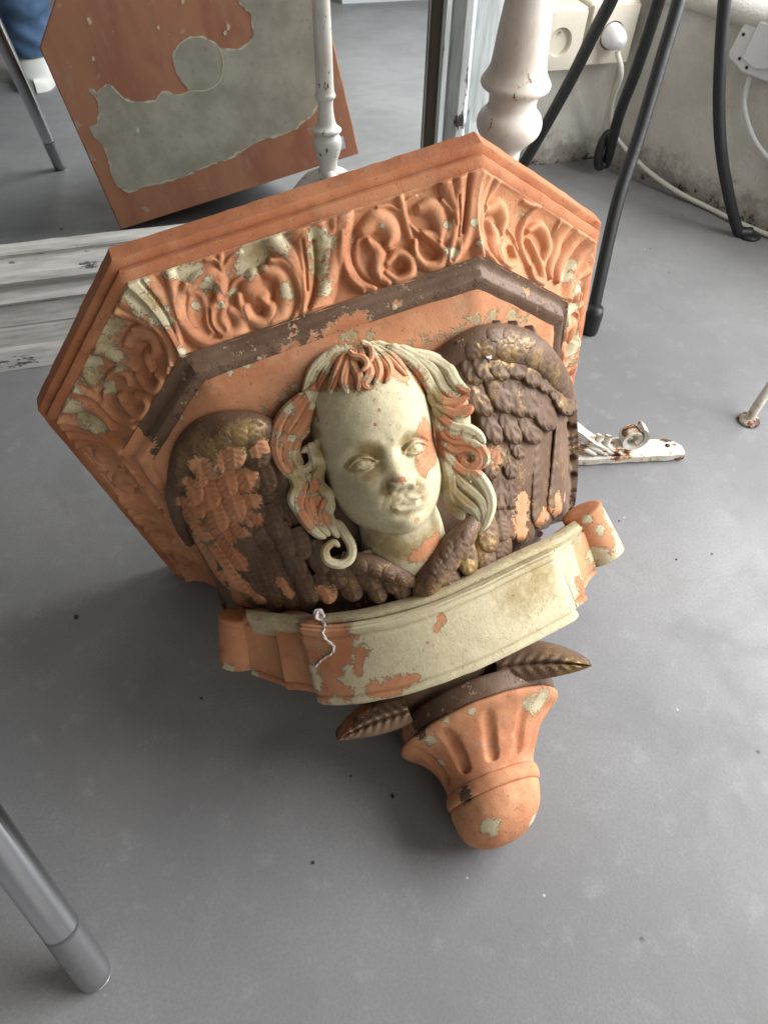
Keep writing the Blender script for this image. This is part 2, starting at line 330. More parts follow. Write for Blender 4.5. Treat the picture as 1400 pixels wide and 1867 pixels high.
# wall sockets
WY = 1.208
def socket(cx, cz, size, name, label, plug=False):
    r = empty(name, (cx, WY, cz)); tag(r, label, 'socket')
    V, F = box(-size / 2, size / 2, -.040, .002, -size / 2, size / 2); bevel(obj('back_box', V, F, M_SOCKET, r, smooth=False), .004, 3)
    n = 40; th = np.linspace(0, 2 * np.pi, n, endpoint=False); h = size / 2 * .93
    sq = np.stack([np.cos(th), np.sin(th)], 1); k = h / np.max(np.abs(sq), axis=1); sq = sq * k[:, None]
    rings = [(sq, -.0405), (sq * .985, -.046)] + [(np.stack([np.cos(th), np.sin(th)], 1) * q, y) for q, y in ((.0225, -.0475), (.0205, -.0475), (.0195, -.044), (.019, -.030))]
    V = np.vstack([np.column_stack([a[:, 0], np.full(n, y), a[:, 1]]) for a, y in rings] + [[[0, -.030, 0]]])
    F = gridf(len(rings), n, cv=True).tolist() + [((len(rings) - 1) * n + j, (len(rings) - 1) * n + (j + 1) % n, len(rings) * n) for j in range(n)]
    fp = obj('face_plate', V, F, M_SOCKET, r, sharp=30)
    for dx in (-.0095, .0095):
        V, F = lathe([(0, 0), (.0026, 0), (.0026, .004), (0, .004)], 14); V = V[:, [0, 2, 1]] * [1, -1, 1] + [dx, -.0302, 0]; obj('pin_hole', V, F, M_HOLE, fp)
    V, F = lathe([(0, 0), (.0022, 0), (.0022, .012), (0, .014)], 14); V = V[:, [0, 2, 1]] * [1, -1, 1] + [0, -.030, .011]; obj('earth_pin', V, F, M_CHROME, fp)
    if plug:
        V, F = lathe([(0, 0), (.0185, 0), (.0185, .016), (.016, .03), (.012, .04), (0, .043)], 24); V = V[:, [0, 2, 1]] * [1, -1, 1] + [0, -.034, 0]; obj('plug', V, F, M_WPLASTIC, r)
    return r
socket(.667, .214, .088, 'wall_socket', 'empty ivory wall socket beside the white turned table leg')
socket(.757, .219, .088, 'wall_socket', 'ivory wall socket in the corner with a white plug in it', True)
# cable from the plug
P = catmull([(.757, 1.135, .205), (.768, 1.125, .175), (.782, 1.15, .12), (.805, 1.155, .068), (.845, 1.105, .03), (.88, 1.045, .012), (.915, .985, .005), (.936, .93, .005), (.962, .882, .005), (.985, .83, .005), (1.02, .76, .005)], 90)
V, F = tube(P, .0042, 10); o = obj('power_cable', V, F, M_CABLE); tag(o, 'white power cable drooping from the corner plug and running along the floor', 'cable')
# white adaptor block on the window wall, with its cable
pc = on_plane(1385, 72, WC, WN) + WN * .002
ad = empty('adaptor_block', tuple(pc)); tag(ad, 'white plastic adaptor block with dark holes on the window wall', 'adaptor')
ux = WDIR; uz = np.array([0, 0, 1.])
pts = [(-.028, -.026), (-.030, -.020), (-.020, .034), (-.016, .038), (.06, .036), (.064, .030), (.062, -.036), (.056, -.042), (.0, -.040)]
n = len(pts); V = []
for o_, sc in ((0, 1), (.020, 1), (.026, .93)):
    for x, z in pts: V.append(ux * ((x - .017) * sc + .017) + uz * z * sc + WN * o_)
V = np.array(V); F = gridf(3, n, cv=True, flip=True).tolist() + [tuple(2 * n + j for j in range(n))]
bevel(obj('body', V, F, M_WPLASTIC, ad, smooth=False), .002, 2)
pts = [(-.004, -.02), (.002, .03), (.045, .03), (.05, -.02), (.02, -.028)]
V = np.array([ux * x + uz * z + WN * o_ for o_ in (.0255, .031) for x, z in pts]); n = len(pts)
bevel(obj('raised_panel', V, gridf(2, n, cv=True, flip=True).tolist() + [tuple(n + j for j in range(n))], M_WPLASTIC, ad, smooth=False), .002, 2)
for x, z in ((-.016, .008), (-.009, -.022), (.006, -.030)):
    th = np.linspace(0, 2 * np.pi, 14, endpoint=False)
    V = np.array([ux * (x + .0024 * math.cos(t) * q) + uz * (z + .0024 * math.sin(t) * q) + WN * o_ for o_, q in ((.02, 1), (.0268, 1), (.0268, 0)) for t in th]); obj('hole', V, gridf(3, 14, cv=True, flip=True), M_HOLE, ad)
a0 = pc + ux * .012 - uz * .038 + WN * .012
P = catmull([a0 + uz * .005, a0 - uz * .02, a0 + ux * .01 - uz * .05, a0 + ux * .05 - uz * .09, a0 + ux * .12 - uz * .12], 40) - pc
V, F = tube(P, .0036, 10); obj('cord', V, F, M_WPLASTIC, ad)

# rusty white cast iron bracket lying half under the corbel
bk = empty('cast_iron_bracket', (.53, .478, 0)); tag(bk, 'rusty white cast iron bracket with a scroll, poking out from under the corbel', 'bracket'); bo = np.array([.53, .478, 0])
a = on_floor(1243, 840); b = on_floor(1040, 851); ax = (b - a) / np.linalg.norm(b - a); ay = np.array([-ax[1], ax[0], 0])
ay = ay if ay[1] > 0 else -ay
def bkp(s_, t_, z): return a + ax * s_ + ay * t_ + np.array([0, 0, z]) - bo
n = 44; S_ = np.linspace(0, .34, n); V = []
for s_ in S_:
    w = .027 * min(1, .55 + s_ / .03) + .0012 * math.sin(s_ * 90)
    for t_, z in ((0, .002), (0, .010), (.002, .012), (w - .002, .012), (w, .010), (w, .002)): V.append(bkp(s_, t_ + .0006 * math.sin(s_ * 211), z))
V = np.array(V); F = gridf(n, 6, cv=True).tolist() + [tuple(range(6)), tuple(range((n - 1) * 6, n * 6))[::-1]]
obj('base_bar', V, F, M_RUST_W, bk, sharp=40)
V, F = lathe([(0, .0122), (.0028, .0122), (.0028, .0128), (0, .0129)], 16); obj('bolt_hole', V + bkp(.017, .014, 0), F, M_HOLE, bk)
# scroll and rising arm
th = np.linspace(0, 2 * np.pi * 1.35, 50); rad = np.linspace(.0155, .005, 50)
c0 = (.066, .031)
sp = [bkp(c0[0] + r * math.cos(t + 1.9), .014, c0[1] + r * math.sin(t + 1.9)) for t, r in zip(th[::-1], rad[::-1])]
arm = [bkp(s_, .014, z) for s_, z in ((.075, .016), (.095, .017), (.115, .027), (.135, .044), (.16, .061), (.19, .067), (.24, .064), (.3, .05))]
P = catmull(np.array(arm), 50)
def strap(P, w, tk):
    P = np.asarray(P); T = np.gradient(P, axis=0); T /= np.linalg.norm(T, axis=1)[:, None]; N = np.cross(T, ay); V = []
    for p_, n_ in zip(P, N):
        for x, y in ((-1, -1), (-.8, .6), (0, 1), (.8, .6), (1, -1), (0, -1.2)): V.append(p_ + ay * x * w + n_ * y * tk)
    return np.array(V), gridf(len(P), 6, cv=True).tolist() + [tuple(range(6)), tuple(range((len(P) - 1) * 6, len(P) * 6))[::-1]]
V, F = strap(sp, .008, .0028); obj('scroll', V, F, M_RUST_W, bk, sharp=50)
V, F = strap(P, .010, .0045); obj('arm', V, F, M_RUST_W, bk, sharp=50)
for k, (s_, z, L) in enumerate(((.088, .012, .02), (.097, .013, .026), (.106, .013, .03), (.12, .014, .03))):
    P = catmull([bkp(s_ - .012, .004, z), bkp(s_, .006, z + .006), bkp(s_ + L * .4, .01, z + .012), bkp(s_ + L * .3, .014, z + .022)], 14)
    V, F = tube(P, np.linspace(.0028, .0045, 14), 8); obj('leaf', V, F, M_RUST_W, bk)
for s_, zt in ((.19, .06), (.225, .058), (.26, .05), (.295, .045)):
    P = np.array([bkp(s_, .014, .011), bkp(s_ + .006, .014, .03), bkp(s_, .014, zt)]); V, F = tube(catmull(P, 10), .0055, 8); obj('spoke', V, F, M_RUST_W, bk)

# rusty tube leg with a disc foot, right edge
fp = on_floor(1363, 768); lg = empty('rusty_chair', tuple(fp)); tag(lg, 'rusty white tube leg with a round disc foot at the right edge', 'chair')
V, F = lathe([(0, 0), (.0125, 0), (.0135, .002), (.012, .0045), (.007, .006), (0, .006)], 28); obj('disc_foot', V, F, M_RUST_D, lg)
P = catmull([(0, 0, .004), (.002, .001, .02), (.012, .006, .045), (.035, .018, .075), (.065, .033, .11), (.10, .05, .16), (.14, .07, .26), (.15, .075, .4)], 40)
V, F = tube(P, .0058, 12); obj('leg', V, F, M_RUST_W, lg)

# chrome chair leg, lower left
fp = on_floor(176, 1782); ch = empty('chrome_chair', tuple(fp)); tag(ch, 'chrome tube chair leg with a grey plastic foot, lower left', 'chair')
top = on_floor(-12, 1522, .15); up_ = on_floor(88, 1664, .125)
d1 = top - fp; d0 = d1 * .42
P = catmull([(0, 0, .0), d0 * .5, d0, d0 + (d1 - d0) * .5, d1, d1 + (d1 - d0) * 2.2], 40)
V, F = tube(P[14:], .0118, 24); obj('leg', V, F, M_CHROME, ch)
V, F = tube(P[:16] + [0, 0, .0], np.concatenate([[.0102, .0117], np.linspace(.0121, .0121, 9), np.linspace(.01205, .01182, 5)]), 24); V[:, 2] = np.maximum(V[:, 2], 0); obj('foot_cap', V, F, M_FOOTCAP, ch)

# person behind the camera, seen only in the mirror: jeans and white shoes
pe = empty('person', (-.21, -.60, 0)); tag(pe, 'person in blue jeans and white shoes reflected in the mirror, upper left', 'person')
def trouser(dx):
    P = np.array([(dx, -.03, .055), (dx, -.03, .10), (dx + .005, -.02, .2), (dx + .01, .0, .32), (dx + .01, .02, .45), (dx * .9, -.04, .62), (dx * .6, -.10, .80)])
    r = np.array([.062, .064, .066, .068, .075, .085, .095]); C_ = catmull(np.column_stack([P, r]), 60)
    th = np.linspace(0, 2 * np.pi, 40, endpoint=False); V = []
    for k, c in enumerate(C_):
        z = c[2]; f = .006 * np.sin(3 * th + z * 70) * math.exp(-((z - .13) / .07) ** 2) + .004 * np.sin(5 * th - z * 120) * math.exp(-((z - .1) / .05) ** 2) + .01 * math.exp(-((z - .16) / .02) ** 2)
        V.append(np.column_stack([c[0] + (c[3] + f) * np.cos(th), c[1] + (c[3] + f) * np.sin(th) * 1.1, np.full(40, z)]))
    return np.vstack(V), gridf(60, 40, cv=True, flip=True)
V1, F1 = trouser(.01); V2, F2 = trouser(-.22)
obj('jeans', np.vstack([V1, V2]), np.vstack([F1, F2 + len(V1)]), M_DENIM, pe)
for dx in (.01, -.22):
    n, m = 26, 20; V = []
    for k in range(n):
        t = k / (n - 1); y = -.11 + .26 * t; w = .043 * math.sqrt(max(0, 1 - ((t - .5) / .5) ** 4)) + .002; hgt = .03 + .055 * math.exp(-((t - .25) / .28) ** 2) * (1 if t > .02 else .5) + .012 * (1 - t)
        th = np.linspace(0, np.pi, m); V.append(np.column_stack([dx + w * np.cos(th), np.full(m, y), np.maximum(0, hgt * np.sin(th) ** .55)]))
    obj('shoe', np.vstack(V), gridf(n, m), M_SHOE, pe)
# white cabinet far behind the camera, its foot shows at the top of the mirror
cb = empty('white_cabinet', (1.1, -1.65, 0)); tag(cb, 'white cabinet whose lower edge shows at the top of the mirror', 'cabinet')
V, F = box(-.26, .6, -.2, .24, .05, .8); bevel(obj('carcass', V, F, M_WPLASTIC, cb, smooth=False), .004)
V, F = box(-.25, .59, -.19, .225, 0, .05); obj('plinth', V, F, M_WPLASTIC, cb, smooth=False)
for x0, x1 in ((-.255, .165), (.17, .595)):
    V, F = box(x0, x1, .2405, .256, .055, .79); bevel(obj('door', V, F, M_WPLASTIC, cb, smooth=False), .003)

# ================================================================== the corbel
# local axes: u right, v from finial tip to shelf, w out of the wall; it lies on its back, tilted
LR = np.array([[0.979605, -0.035928, -0.197693], [0.010864, 0.991915, -0.126436], [0.200638, 0.12171, 0.972076]])
LO = np.array([.1721, .1331, .0022])
RC = MC.T @ LR                                         # camera from local
CL = LR.T @ (CAM - LO)                                 # camera in local coordinates
HA, W1, W2, VT, TH, OI, V2 = .21, .26515, .35855, .35004, .01426, .05124, .28862
HB = HA - (W2 - W1)
corbel = empty('cherub_corbel'); corbel.matrix_world = Matrix(((*LR[0], LO[0]), (*LR[1], LO[1]), (*LR[2], LO[2]), (0, 0, 0, 1)))
tag(corbel, 'peeling terracotta wall corbel with a winged cherub head and ribbon, lying on the floor', 'corbel')

def rays_l(px, py):
    px = np.asarray(px, float); py = np.asarray(py, float)
    d = np.stack([(px - IW / 2) / FPX, (py - IH / 2) / FPX, np.ones_like(px)], -1); return d @ (MC.T @ LR)
def at_w(px, py, w):
    r = rays_l(px, py); w = np.asarray(w, float); s = (w - CL[2]) / r[..., 2]; return CL + r * s[..., None]
def pix(P):
    c = (P - CL) @ (LR.T @ MC); return np.stack([IW / 2 + FPX * c[..., 0] / c[..., 2], IH / 2 + FPX * c[..., 1] / c[..., 2]], -1)
_v = [.0, .06, .09, .11, .14, .17, .20, .23, .26, .285, .31]
_A = [.030, .045, .058, .068, .085, .108, .130, .146, .158, .166, .172]
_D = [.035, .055, .068, .100, .148, .178, .206, .238, .276, .305, .318]
EN = 2.5
def env_g(P, d):
    A = np.interp(P[..., 1], _v, _A); D = np.interp(P[..., 1], _v, _D)
    Fv = ((np.abs(P[..., 0]) / A) ** EN + (np.maximum(P[..., 2], 0) / D) ** EN) ** (1 / EN) + 1e-6
    rho = np.hypot(P[..., 0], P[..., 2]); return rho * (1 - 1 / Fv) - d
def on_env(px, py, d=0.0):
    """point where the ray of a photo pixel meets the bell-shaped body, d metres proud of it"""
    r = rays_l(px, py); d = np.broadcast_to(np.asarray(d, float), r.shape[:-1])
    hi = np.full(r.shape[:-1], .46); lo = np.full(r.shape[:-1], -1.0); bg = np.full(r.shape[:-1], 9.); bw = np.zeros(r.shape[:-1])
    for w in np.linspace(.44, .0, 67):                 # first crossing seen from the camera, else the closest approach
        P = CL + r * ((w - CL[2]) / r[..., 2])[..., None]; g = env_g(P, d); op = lo < 0
        better = op & (g < bg); bg = np.where(better, g, bg); bw = np.where(better, w, bw)
        hi = np.where(op & (g > 0), w, hi); lo = np.where(op & (g <= 0), w, lo)
    miss = lo < 0; lo = np.where(miss, bw, lo); hi = np.where(miss, bw, hi)
    for _ in range(18):
        m = (hi + lo) / 2; P = CL + r * ((m - CL[2]) / r[..., 2])[..., None]; g = env_g(P, d)
        hi = np.where(g > 0, m, hi); lo = np.where(g > 0, lo, m)
    lo = np.where(miss, bw, lo)
    return CL + r * ((lo - CL[2]) / r[..., 2])[..., None]
def Z1(x, y): return 480 + x / 3.0435, 590 + y / 3.0435
def Z2(x, y): return 60 + x / 2.1875, 200 + y / 2.1875
def Z3(x, y): return 600 + x / 2.692, 200 + y / 2.692
def Z4(x, y): return 60 + x / 2.8, 500 + y / 2.8
def Z5(x, y): return 740 + x / 3.3333, 560 + y / 3.3333
def Z6(x, y): return 380 + x / 1.795, 980 + y / 1.795
def ZP(Zf, L): return [(*Zf(q[0], q[1]), *q[2:]) for q in L]

CORB = []      # (object, base layer values)
BASES = dict(terra=(-.75, -.9, -.9, -.9), cream=(.8, -.9, -.9, -.6), brown=(-.9, .8, -.22, -.9), mould=(-.6, .38, -.9, -.9), dusty=(.5, -.9, -.9, -.05))
def cobj(name, V, F, base, parent=None, **kw):
    o = obj(name, V, F, M_CORBEL, parent or corbel, **kw); CORB.append((o, base)); return o

# painted terracotta: layers whose masks are painted per vertex and broken up by noise
def mat_corbel(name='peeling_painted_terracotta', tone=(1, 1, 1)):
    s = NT(name); v = s.coord('Object')
    at = s.node('ShaderNodeAttribute', _attribute_name='paint'); sp = s.node('ShaderNodeSeparateColor'); s.l.new(at.outputs['Color'], sp.inputs[0])
    n_big = s.noise(v, 55, 5, .6, .4); n_mid = s.noise(v, 190, 6, .7, .8); n_fine = s.noise(v, 700, 4, .7); n_soft = s.noise(v, 22, 4, .55)
    edge = s.math('ADD', s.math('MULTIPLY', s.math('SUBTRACT', n_big, .5), 2.0), s.math('MULTIPLY', s.math('SUBTRACT', n_mid, .5), 2.0))
    def mask(a, w=.05, k=1.0): return s.ramp(s.math('ADD', s.math('ADD', a, s.math('MULTIPLY', edge, k)), s.math('MULTIPLY', s.math('SUBTRACT', n_fine, .5), 1.3)), -w, w)
    tn = lambda q: tuple(a * b for a, b in zip(q, tone))
    t = s.mix(s.ramp(n_soft, .3, .7), tn((.58, .278, .142)), tn((.47, .202, .096)))
    t = s.mix(s.math('MULTIPLY', s.ramp(s.noise(v, 11, 4, .6), .40, .66), .62), t, tn((.40, .140, .068)))
    t = s.mix(s.math('MULTIPLY', s.ramp(n_mid, .5, .72), .3), t, tn((.62, .33, .20)))
    t = s.mix(s.math('MULTIPLY', s.ramp(n_big, .52, .72), .45), t, tn((.27, .130, .075)))
    t = s.mix(s.math('MULTIPLY', s.ramp(n_fine, .45, .75), .18), t, (.34, .11, .05))
    t = s.mix(s.math('MULTIPLY', s.ramp(s.noise(v, 30, 6, .7, .6), .48, .70), .42), t, tn((.56, .345, .205)))
    mauve = s.math('MULTIPLY', s.ramp(s.math('ADD', s.noise(s.coord('Object', (1, 1, 1), (.5, .2, 0)), 75, 5, .65), 0.0), .62, .68), .5)
    t = s.mix(s.math('MULTIPLY', mauve, .75), t, (.34, .25, .24))
    cr = s.mix(s.ramp(n_mid, .3, .7), (.60, .53, .36), (.50, .43, .27))
    cr = s.mix(s.math('MULTIPLY', s.ramp(n_fine, .4, .7), .25), cr, (.36, .30, .18))
    m_o = s.ramp(s.math('ADD', at.outputs['Alpha'], s.math('MULTIPLY', edge, .45)), -.45, .55)
    cr = s.mix(s.math('MULTIPLY', m_o, .68), cr, (.24, .150, .036))
    br = s.mix(s.ramp(n_soft, .35, .68), (.112, .062, .038), (.168, .104, .066))
    br = s.mix(s.math('MULTIPLY', s.ramp(n_mid, .55, .7), .35), br, (.075, .042, .03))
    m_c = s.math('MULTIPLY', mask(sp.outputs[0], .16), s.ramp(n_fine, .25, .45, .8, 1.0)); m_b = mask(sp.outputs[1]); m_g = s.ramp(s.math('ADD', sp.outputs[2], s.math('ADD', s.math('MULTIPLY', edge, .9), s.math('MULTIPLY', s.math('SUBTRACT', n_fine, .5), 1.1))), -.1, .35)
    m_be = s.ramp(s.math('ADD', sp.outputs[1], edge), -.11, -.03)          # pale primer rim where brown has flaked
    col = t
    col = s.mix(m_c, col, cr)
    rim = s.math('MULTIPLY', s.math('SUBTRACT', m_be, m_b, clamp=True), s.ramp(sp.outputs[1], -.7, -.5))
    col = s.mix(s.math('MULTIPLY', rim, .6), col, (.52, .47, .33))
    col = s.mix(m_b, col, br)
    gm = s.math('MULTIPLY', m_g, m_b)
    col = s.mix(s.math('MULTIPLY', gm, .8), col, (.34, .225, .095))
    fine = s.math('ADD', s.math('MULTIPLY', n_fine, .35), s.math('MULTIPLY', n_mid, .5))
    thick = s.math('ADD', s.math('MULTIPLY', m_c, .9), s.math('MULTIPLY', m_b, 1.0))
    pit = s.ramp(s.noise(v, 330, 4, .65), .60, .72)
    nr = s.bump(s.math('SUBTRACT', fine, s.math('MULTIPLY', pit, .7)), .0009, .7); nr = s.bump(thick, .0005, .9, nr)
    rough = s.math('SUBTRACT', .80, s.math('MULTIPLY', m_b, .30)); rough = s.math('SUBTRACT', rough, s.math('MULTIPLY', gm, .1))
    return s.fin(col, rough, nr, s.math('MULTIPLY', gm, .45), .28)
M_CORBEL = mat_corbel(); M_SHELF = mat_corbel('dark_red_terracotta_shelf', (.86, .74, .68))  # shelf variant: the same terracotta, tinted darker and redder

# ---- shelf, frieze and moulding: half-octagon sweeps
def octo(i):
    a = HA - i; w2 = W2 - i; w1 = W1 - .4142 * i; b = HB - .4142 * i
    return np.array([(-a, 0), (-a, w1), (-b, w2), (b, w2), (a, w1), (a, 0)])
def sweep(name, prof, base, step=.004, close=True, jit=.0004, mat=None, chip=0):
    rows = []
    ref = octo(0); nseg = [max(2, int(np.linalg.norm(ref[k + 1] - ref[k]) / step)) for k in range(5)]
    for i, v in prof:
        p = octo(i); line = []
        for k in range(5):
            t = np.linspace(0, 1, nseg[k], endpoint=False)[:, None]; line.append(p[k] * (1 - t) + p[k + 1] * t)
        line = np.vstack(line + [p[5:6]]); rows.append(np.column_stack([line[:, 0], np.full(len(line), v), line[:, 1]]))
    n, m = len(rows), len(rows[0]); V = np.vstack(rows)
    j = np.column_stack([vnoise(V, 120, k) for k in range(3)]) * jit; j[V[:, 2] < .001] = 0
    if chip: 
        c = np.maximum(0, vnoise(V, 260, 9) - .35) * chip; j[:, 1] -= c * np.tile(0, 1) if False else 0
        V[:, 0] -= np.sign(V[:, 0]) * c * .5; V[:, 2] -= c * .7
    V = V + j; V[:, 2] = np.maximum(V[:, 2], 0)
    F = gridf(n, m, flip=True).tolist()
    if close: F += [tuple(range(m)), tuple(range((n - 1) * m, n * m))[::-1]]
    return cobj(name, V, F, base, sharp=38)
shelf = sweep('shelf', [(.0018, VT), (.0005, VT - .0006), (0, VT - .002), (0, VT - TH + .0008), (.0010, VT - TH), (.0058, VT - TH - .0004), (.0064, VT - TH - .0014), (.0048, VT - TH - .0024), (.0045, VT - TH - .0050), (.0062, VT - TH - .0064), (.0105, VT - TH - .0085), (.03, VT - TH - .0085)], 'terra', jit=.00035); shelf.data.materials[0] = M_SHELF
VF0 = VT - TH - .0085; IF0 = .0100; VF1 = V2 + .0035; IF1 = OI - .005

def seg_dist(X, Y, pts, w, h):
    """distance of grid to a polyline, with width and height interpolated along it"""
    best = np.full(X.shape, 1e9); bw = np.ones(X.shape); bh = np.zeros(X.shape)
    for k in range(len(pts) - 1):
        (x0, y0), (x1, y1) = pts[k], pts[k + 1]; dx, dy = x1 - x0, y1 - y0; L2 = dx * dx + dy * dy + 1e-15
        t = np.clip(((X - x0) * dx + (Y - y0) * dy) / L2, 0, 1); d = np.hypot(X - x0 - t * dx, Y - y0 - t * dy)
        wk = w[k] + (w[k + 1] - w[k]) * t; q = d / wk; m = q < best
        best = np.where(m, q, best); bw = np.where(m, wk, bw); bh = np.where(m, h[k] + (h[k + 1] - h[k]) * t, bh)
    return best, bh
RES = {}
class Panel:
    def __init__(s, k):
        o0, o1 = octo(IF0), octo(IF1); s.k = k
        s.c = [np.array([o0[k][0], VF0, o0[k][1]]), np.array([o0[k + 1][0], VF0, o0[k + 1][1]]), np.array([o1[k + 1][0], VF1, o1[k + 1][1]]), np.array([o1[k][0], VF1, o1[k][1]])]
        s.O = s.c[0]; s.ex = s.c[1] - s.c[0]; s.L = np.linalg.norm(s.ex); s.ex = s.ex / s.L
        y = s.c[3] - s.c[0]; y = y - s.ex * (y @ s.ex); s.H = np.linalg.norm(y); s.ey = y / s.H; s.n = np.cross(s.ey, s.ex)
        if s.n @ (CL - s.O) < 0 and k in (1, 2, 3): s.n = -s.n
        if k in (0, 4): s.n = s.n if s.n[1] < 0 else -s.n
        s.x0 = (s.c[3] - s.c[0]) @ s.ex; s.x1 = (s.c[2] - s.c[0]) @ s.ex
        s.st = []
    def p2(s, px, py):
        r = rays_l(px, py); P = CL + r * (((s.O - CL) @ s.n) / (r @ s.n)); return ((P - s.O) @ s.ex, (P - s.O) @ s.ey)
    def ridge(s, Zf, pts, w0, w1, h, kind='r', wm=None):
        P = catmull([s.p2(*Zf(*q)) for q in pts], max(6, 5 * len(pts))); n = len(P); t = np.linspace(0, 1, n)
        sc = s.sc; wm = wm if wm else max(w0, w1)
        w = np.where(t < .5, w0 + (wm - w0) * np.sin(np.pi * t), w1 + (wm - w1) * np.sin(np.pi * t)) * sc
        s.st.append((kind, P, np.maximum(w, .0006), np.full(n, h * .00102)))
    def build(s, nx, ny, name='frieze_panel'):
        t, y = np.meshgrid(np.linspace(0, 1, nx), np.linspace(0, 1, ny), indexing='ij')
        X = (s.x0 * y) * (1 - t) + (s.L + (s.x1 - s.L) * y) * t; Y = s.H * y
        h = np.zeros_like(X) - .0105 * np.sin(np.pi * y) ** .8 * (1 - .25 * y)
        rel = np.zeros_like(X); cut = np.zeros_like(X)
        for kind, P, w, hh in s.st:
            q, bh = seg_dist(X, Y, P, w, hh)
            if kind == 'r': g_ = bh * np.clip(1 - (q / 1.18) ** 2, 0, 1) ** .85 * (1 - (.42 if w.max() > .0075 else .0) * np.exp(-(q / .38) ** 2)); rel = np.maximum(rel, g_) + .18 * np.minimum(rel, g_)
            elif kind == 'b':   # bowl: raised rim, hollow middle
                rel = np.maximum(rel, bh * np.clip(1 - q * q, 0, 1) ** .5 * (.35 + .65 * smoothstep(.15, .75, q)))
            elif kind == 'a': rel = rel + bh * np.exp(-2.2 * q * q)
            else: cut = np.maximum(cut, bh * np.exp(-2.5 * q * q))
        tt_ = np.minimum(t, 1 - t); bl = smoothstep(.0, .0085 / s.L, tt_); rel = (rel - cut) * bl + .0052 * (1 - bl)
        edge = smoothstep(0, .05, y) * smoothstep(0, .06, 1 - y)
        z = h * smoothstep(0, .04, y) + rel * edge
        nd = np.broadcast_to(s.n, X.shape + (3,)).copy()
        for side in (0, 1):
            kk = s.k + (1 if side else -1)
            if 0 <= kk <= 4:
                nb_ = Panel(kk).n; mt = (s.n + nb_) / (1 + s.n @ nb_); f_ = (1 - smoothstep(0, .012 / s.L, (1 - t) if side else t))[..., None]; nd = nd * (1 - f_) + mt * f_
        V = (s.O + X[..., None] * s.ex + Y[..., None] * s.ey + z[..., None] * nd).reshape(-1, 3)
        V += (vnoise(V, 140, 2) * .00035)[:, None] * s.n
        f = gridf(nx, ny); a, b, c = V[f[0][0]], V[f[0][1]], V[f[0][2]]
        if np.cross(b - a, c - b) @ s.n < 0: f = f[:, ::-1].copy()
        o = cobj(name, V, f, 'terra'); RES[o.name] = (-.92 + .50 * (1 - np.clip(rel / .004, 0, 1)) * smoothstep(0, .15, y)).reshape(-1); return o
    sc = .00049
P1, P2, P3 = Panel(1), Panel(2), Panel(3)
# front panel (B to C), strokes read off the photograph
R2 = lambda *a, **k: P2.ridge(Z2, *a, **k); R3 = lambda *a, **k: P2.ridge(Z3, *a, **k)
u2 = 1 / 2.1875; u3 = 1 / 2.692
# left corner leaf
R2([(360, 640), (420, 720), (500, 820), (575, 925)], 34 * u2, 14 * u2, 6.0, wm=52 * u2); R2([(330, 690), (370, 760), (440, 820), (520, 900)], 20 * u2, 8 * u2, 4.5, wm=26 * u2)
R2([(430, 680), (500, 780), (560, 890)], 7 * u2, 5 * u2, 2.6, 'c'); R2([(530, 610), (550, 680), (560, 760), (575, 830)], 16 * u2, 8 * u2, 4.2)
# left palmette, left scroll
R2([(610, 700), (580, 760), (590, 840), (640, 900), (710, 930), (790, 920)], 12 * u2, 10 * u2, 4.6, wm=20 * u2)
R2([(560, 720), (560, 800), (600, 880), (660, 930), (740, 950)], 9 * u2, 7 * u2, 3.4, wm=13 * u2)
R2([(620, 720), (660, 680), (720, 665), (745, 700), (735, 750)], 15 * u2, 13 * u2, 4.8, wm=24 * u2); R2([(650, 760), (660, 830), (690, 880)], 30 * u2, 26 * u2, 3.6, 'b', wm=44 * u2)
R2([(740, 780), (730, 840), (760, 880)], 26 * u2, 22 * u2, 5.2, wm=34 * u2); R2([(790, 800), (830, 830), (820, 880), (760, 900)], 16 * u2, 12 * u2, 4.2, wm=22 * u2)
R2([(700, 800), (705, 850), (730, 890)], 6 * u2, 5 * u2, 2.4, 'c')
# left palmette, right scroll
R2([(950, 600), (1010, 610), (1055, 670), (1070, 760), (1040, 840)], 10 * u2, 8 * u2, 5.0, wm=18 * u2); R2([(930, 640), (985, 660), (1010, 730), (1000, 800), (960, 850)], 18 * u2, 14 * u2, 5.2, wm=28 * u2)
R2([(880, 660), (870, 710), (900, 740), (930, 740)], 20 * u2, 16 * u2, 4.8, wm=30 * u2); R2([(850, 790), (880, 840), (930, 840), (950, 790), (915, 755)], 15 * u2, 13 * u2, 5.2, wm=20 * u2)
R2([(890, 800), (915, 815)], 22 * u2, 20 * u2, 2.2, 'c'); R2([(960, 690), (950, 760)], 14 * u2, 10 * u2, 2.5, 'c')
# sprig between the scrolls
R2([(750, 560), (750, 630), (760, 700), (770, 770)], 7 * u2, 6 * u2, 2.6, wm=10 * u2); R2([(690, 600), (730, 600), (752, 635)], 6 * u2, 5 * u2, 2.2); R2([(830, 570), (790, 590), (756, 635)], 7 * u2, 5 * u2, 2.6)
R2([(690, 680), (730, 690), (760, 730)], 6 * u2, 5 * u2, 2.4); R2([(830, 670), (800, 690), (775, 740)], 8 * u2, 6 * u2, 2.8)
R2([(820, 740), (830, 790), (850, 830)], 12 * u2, 9 * u2, 4.4)
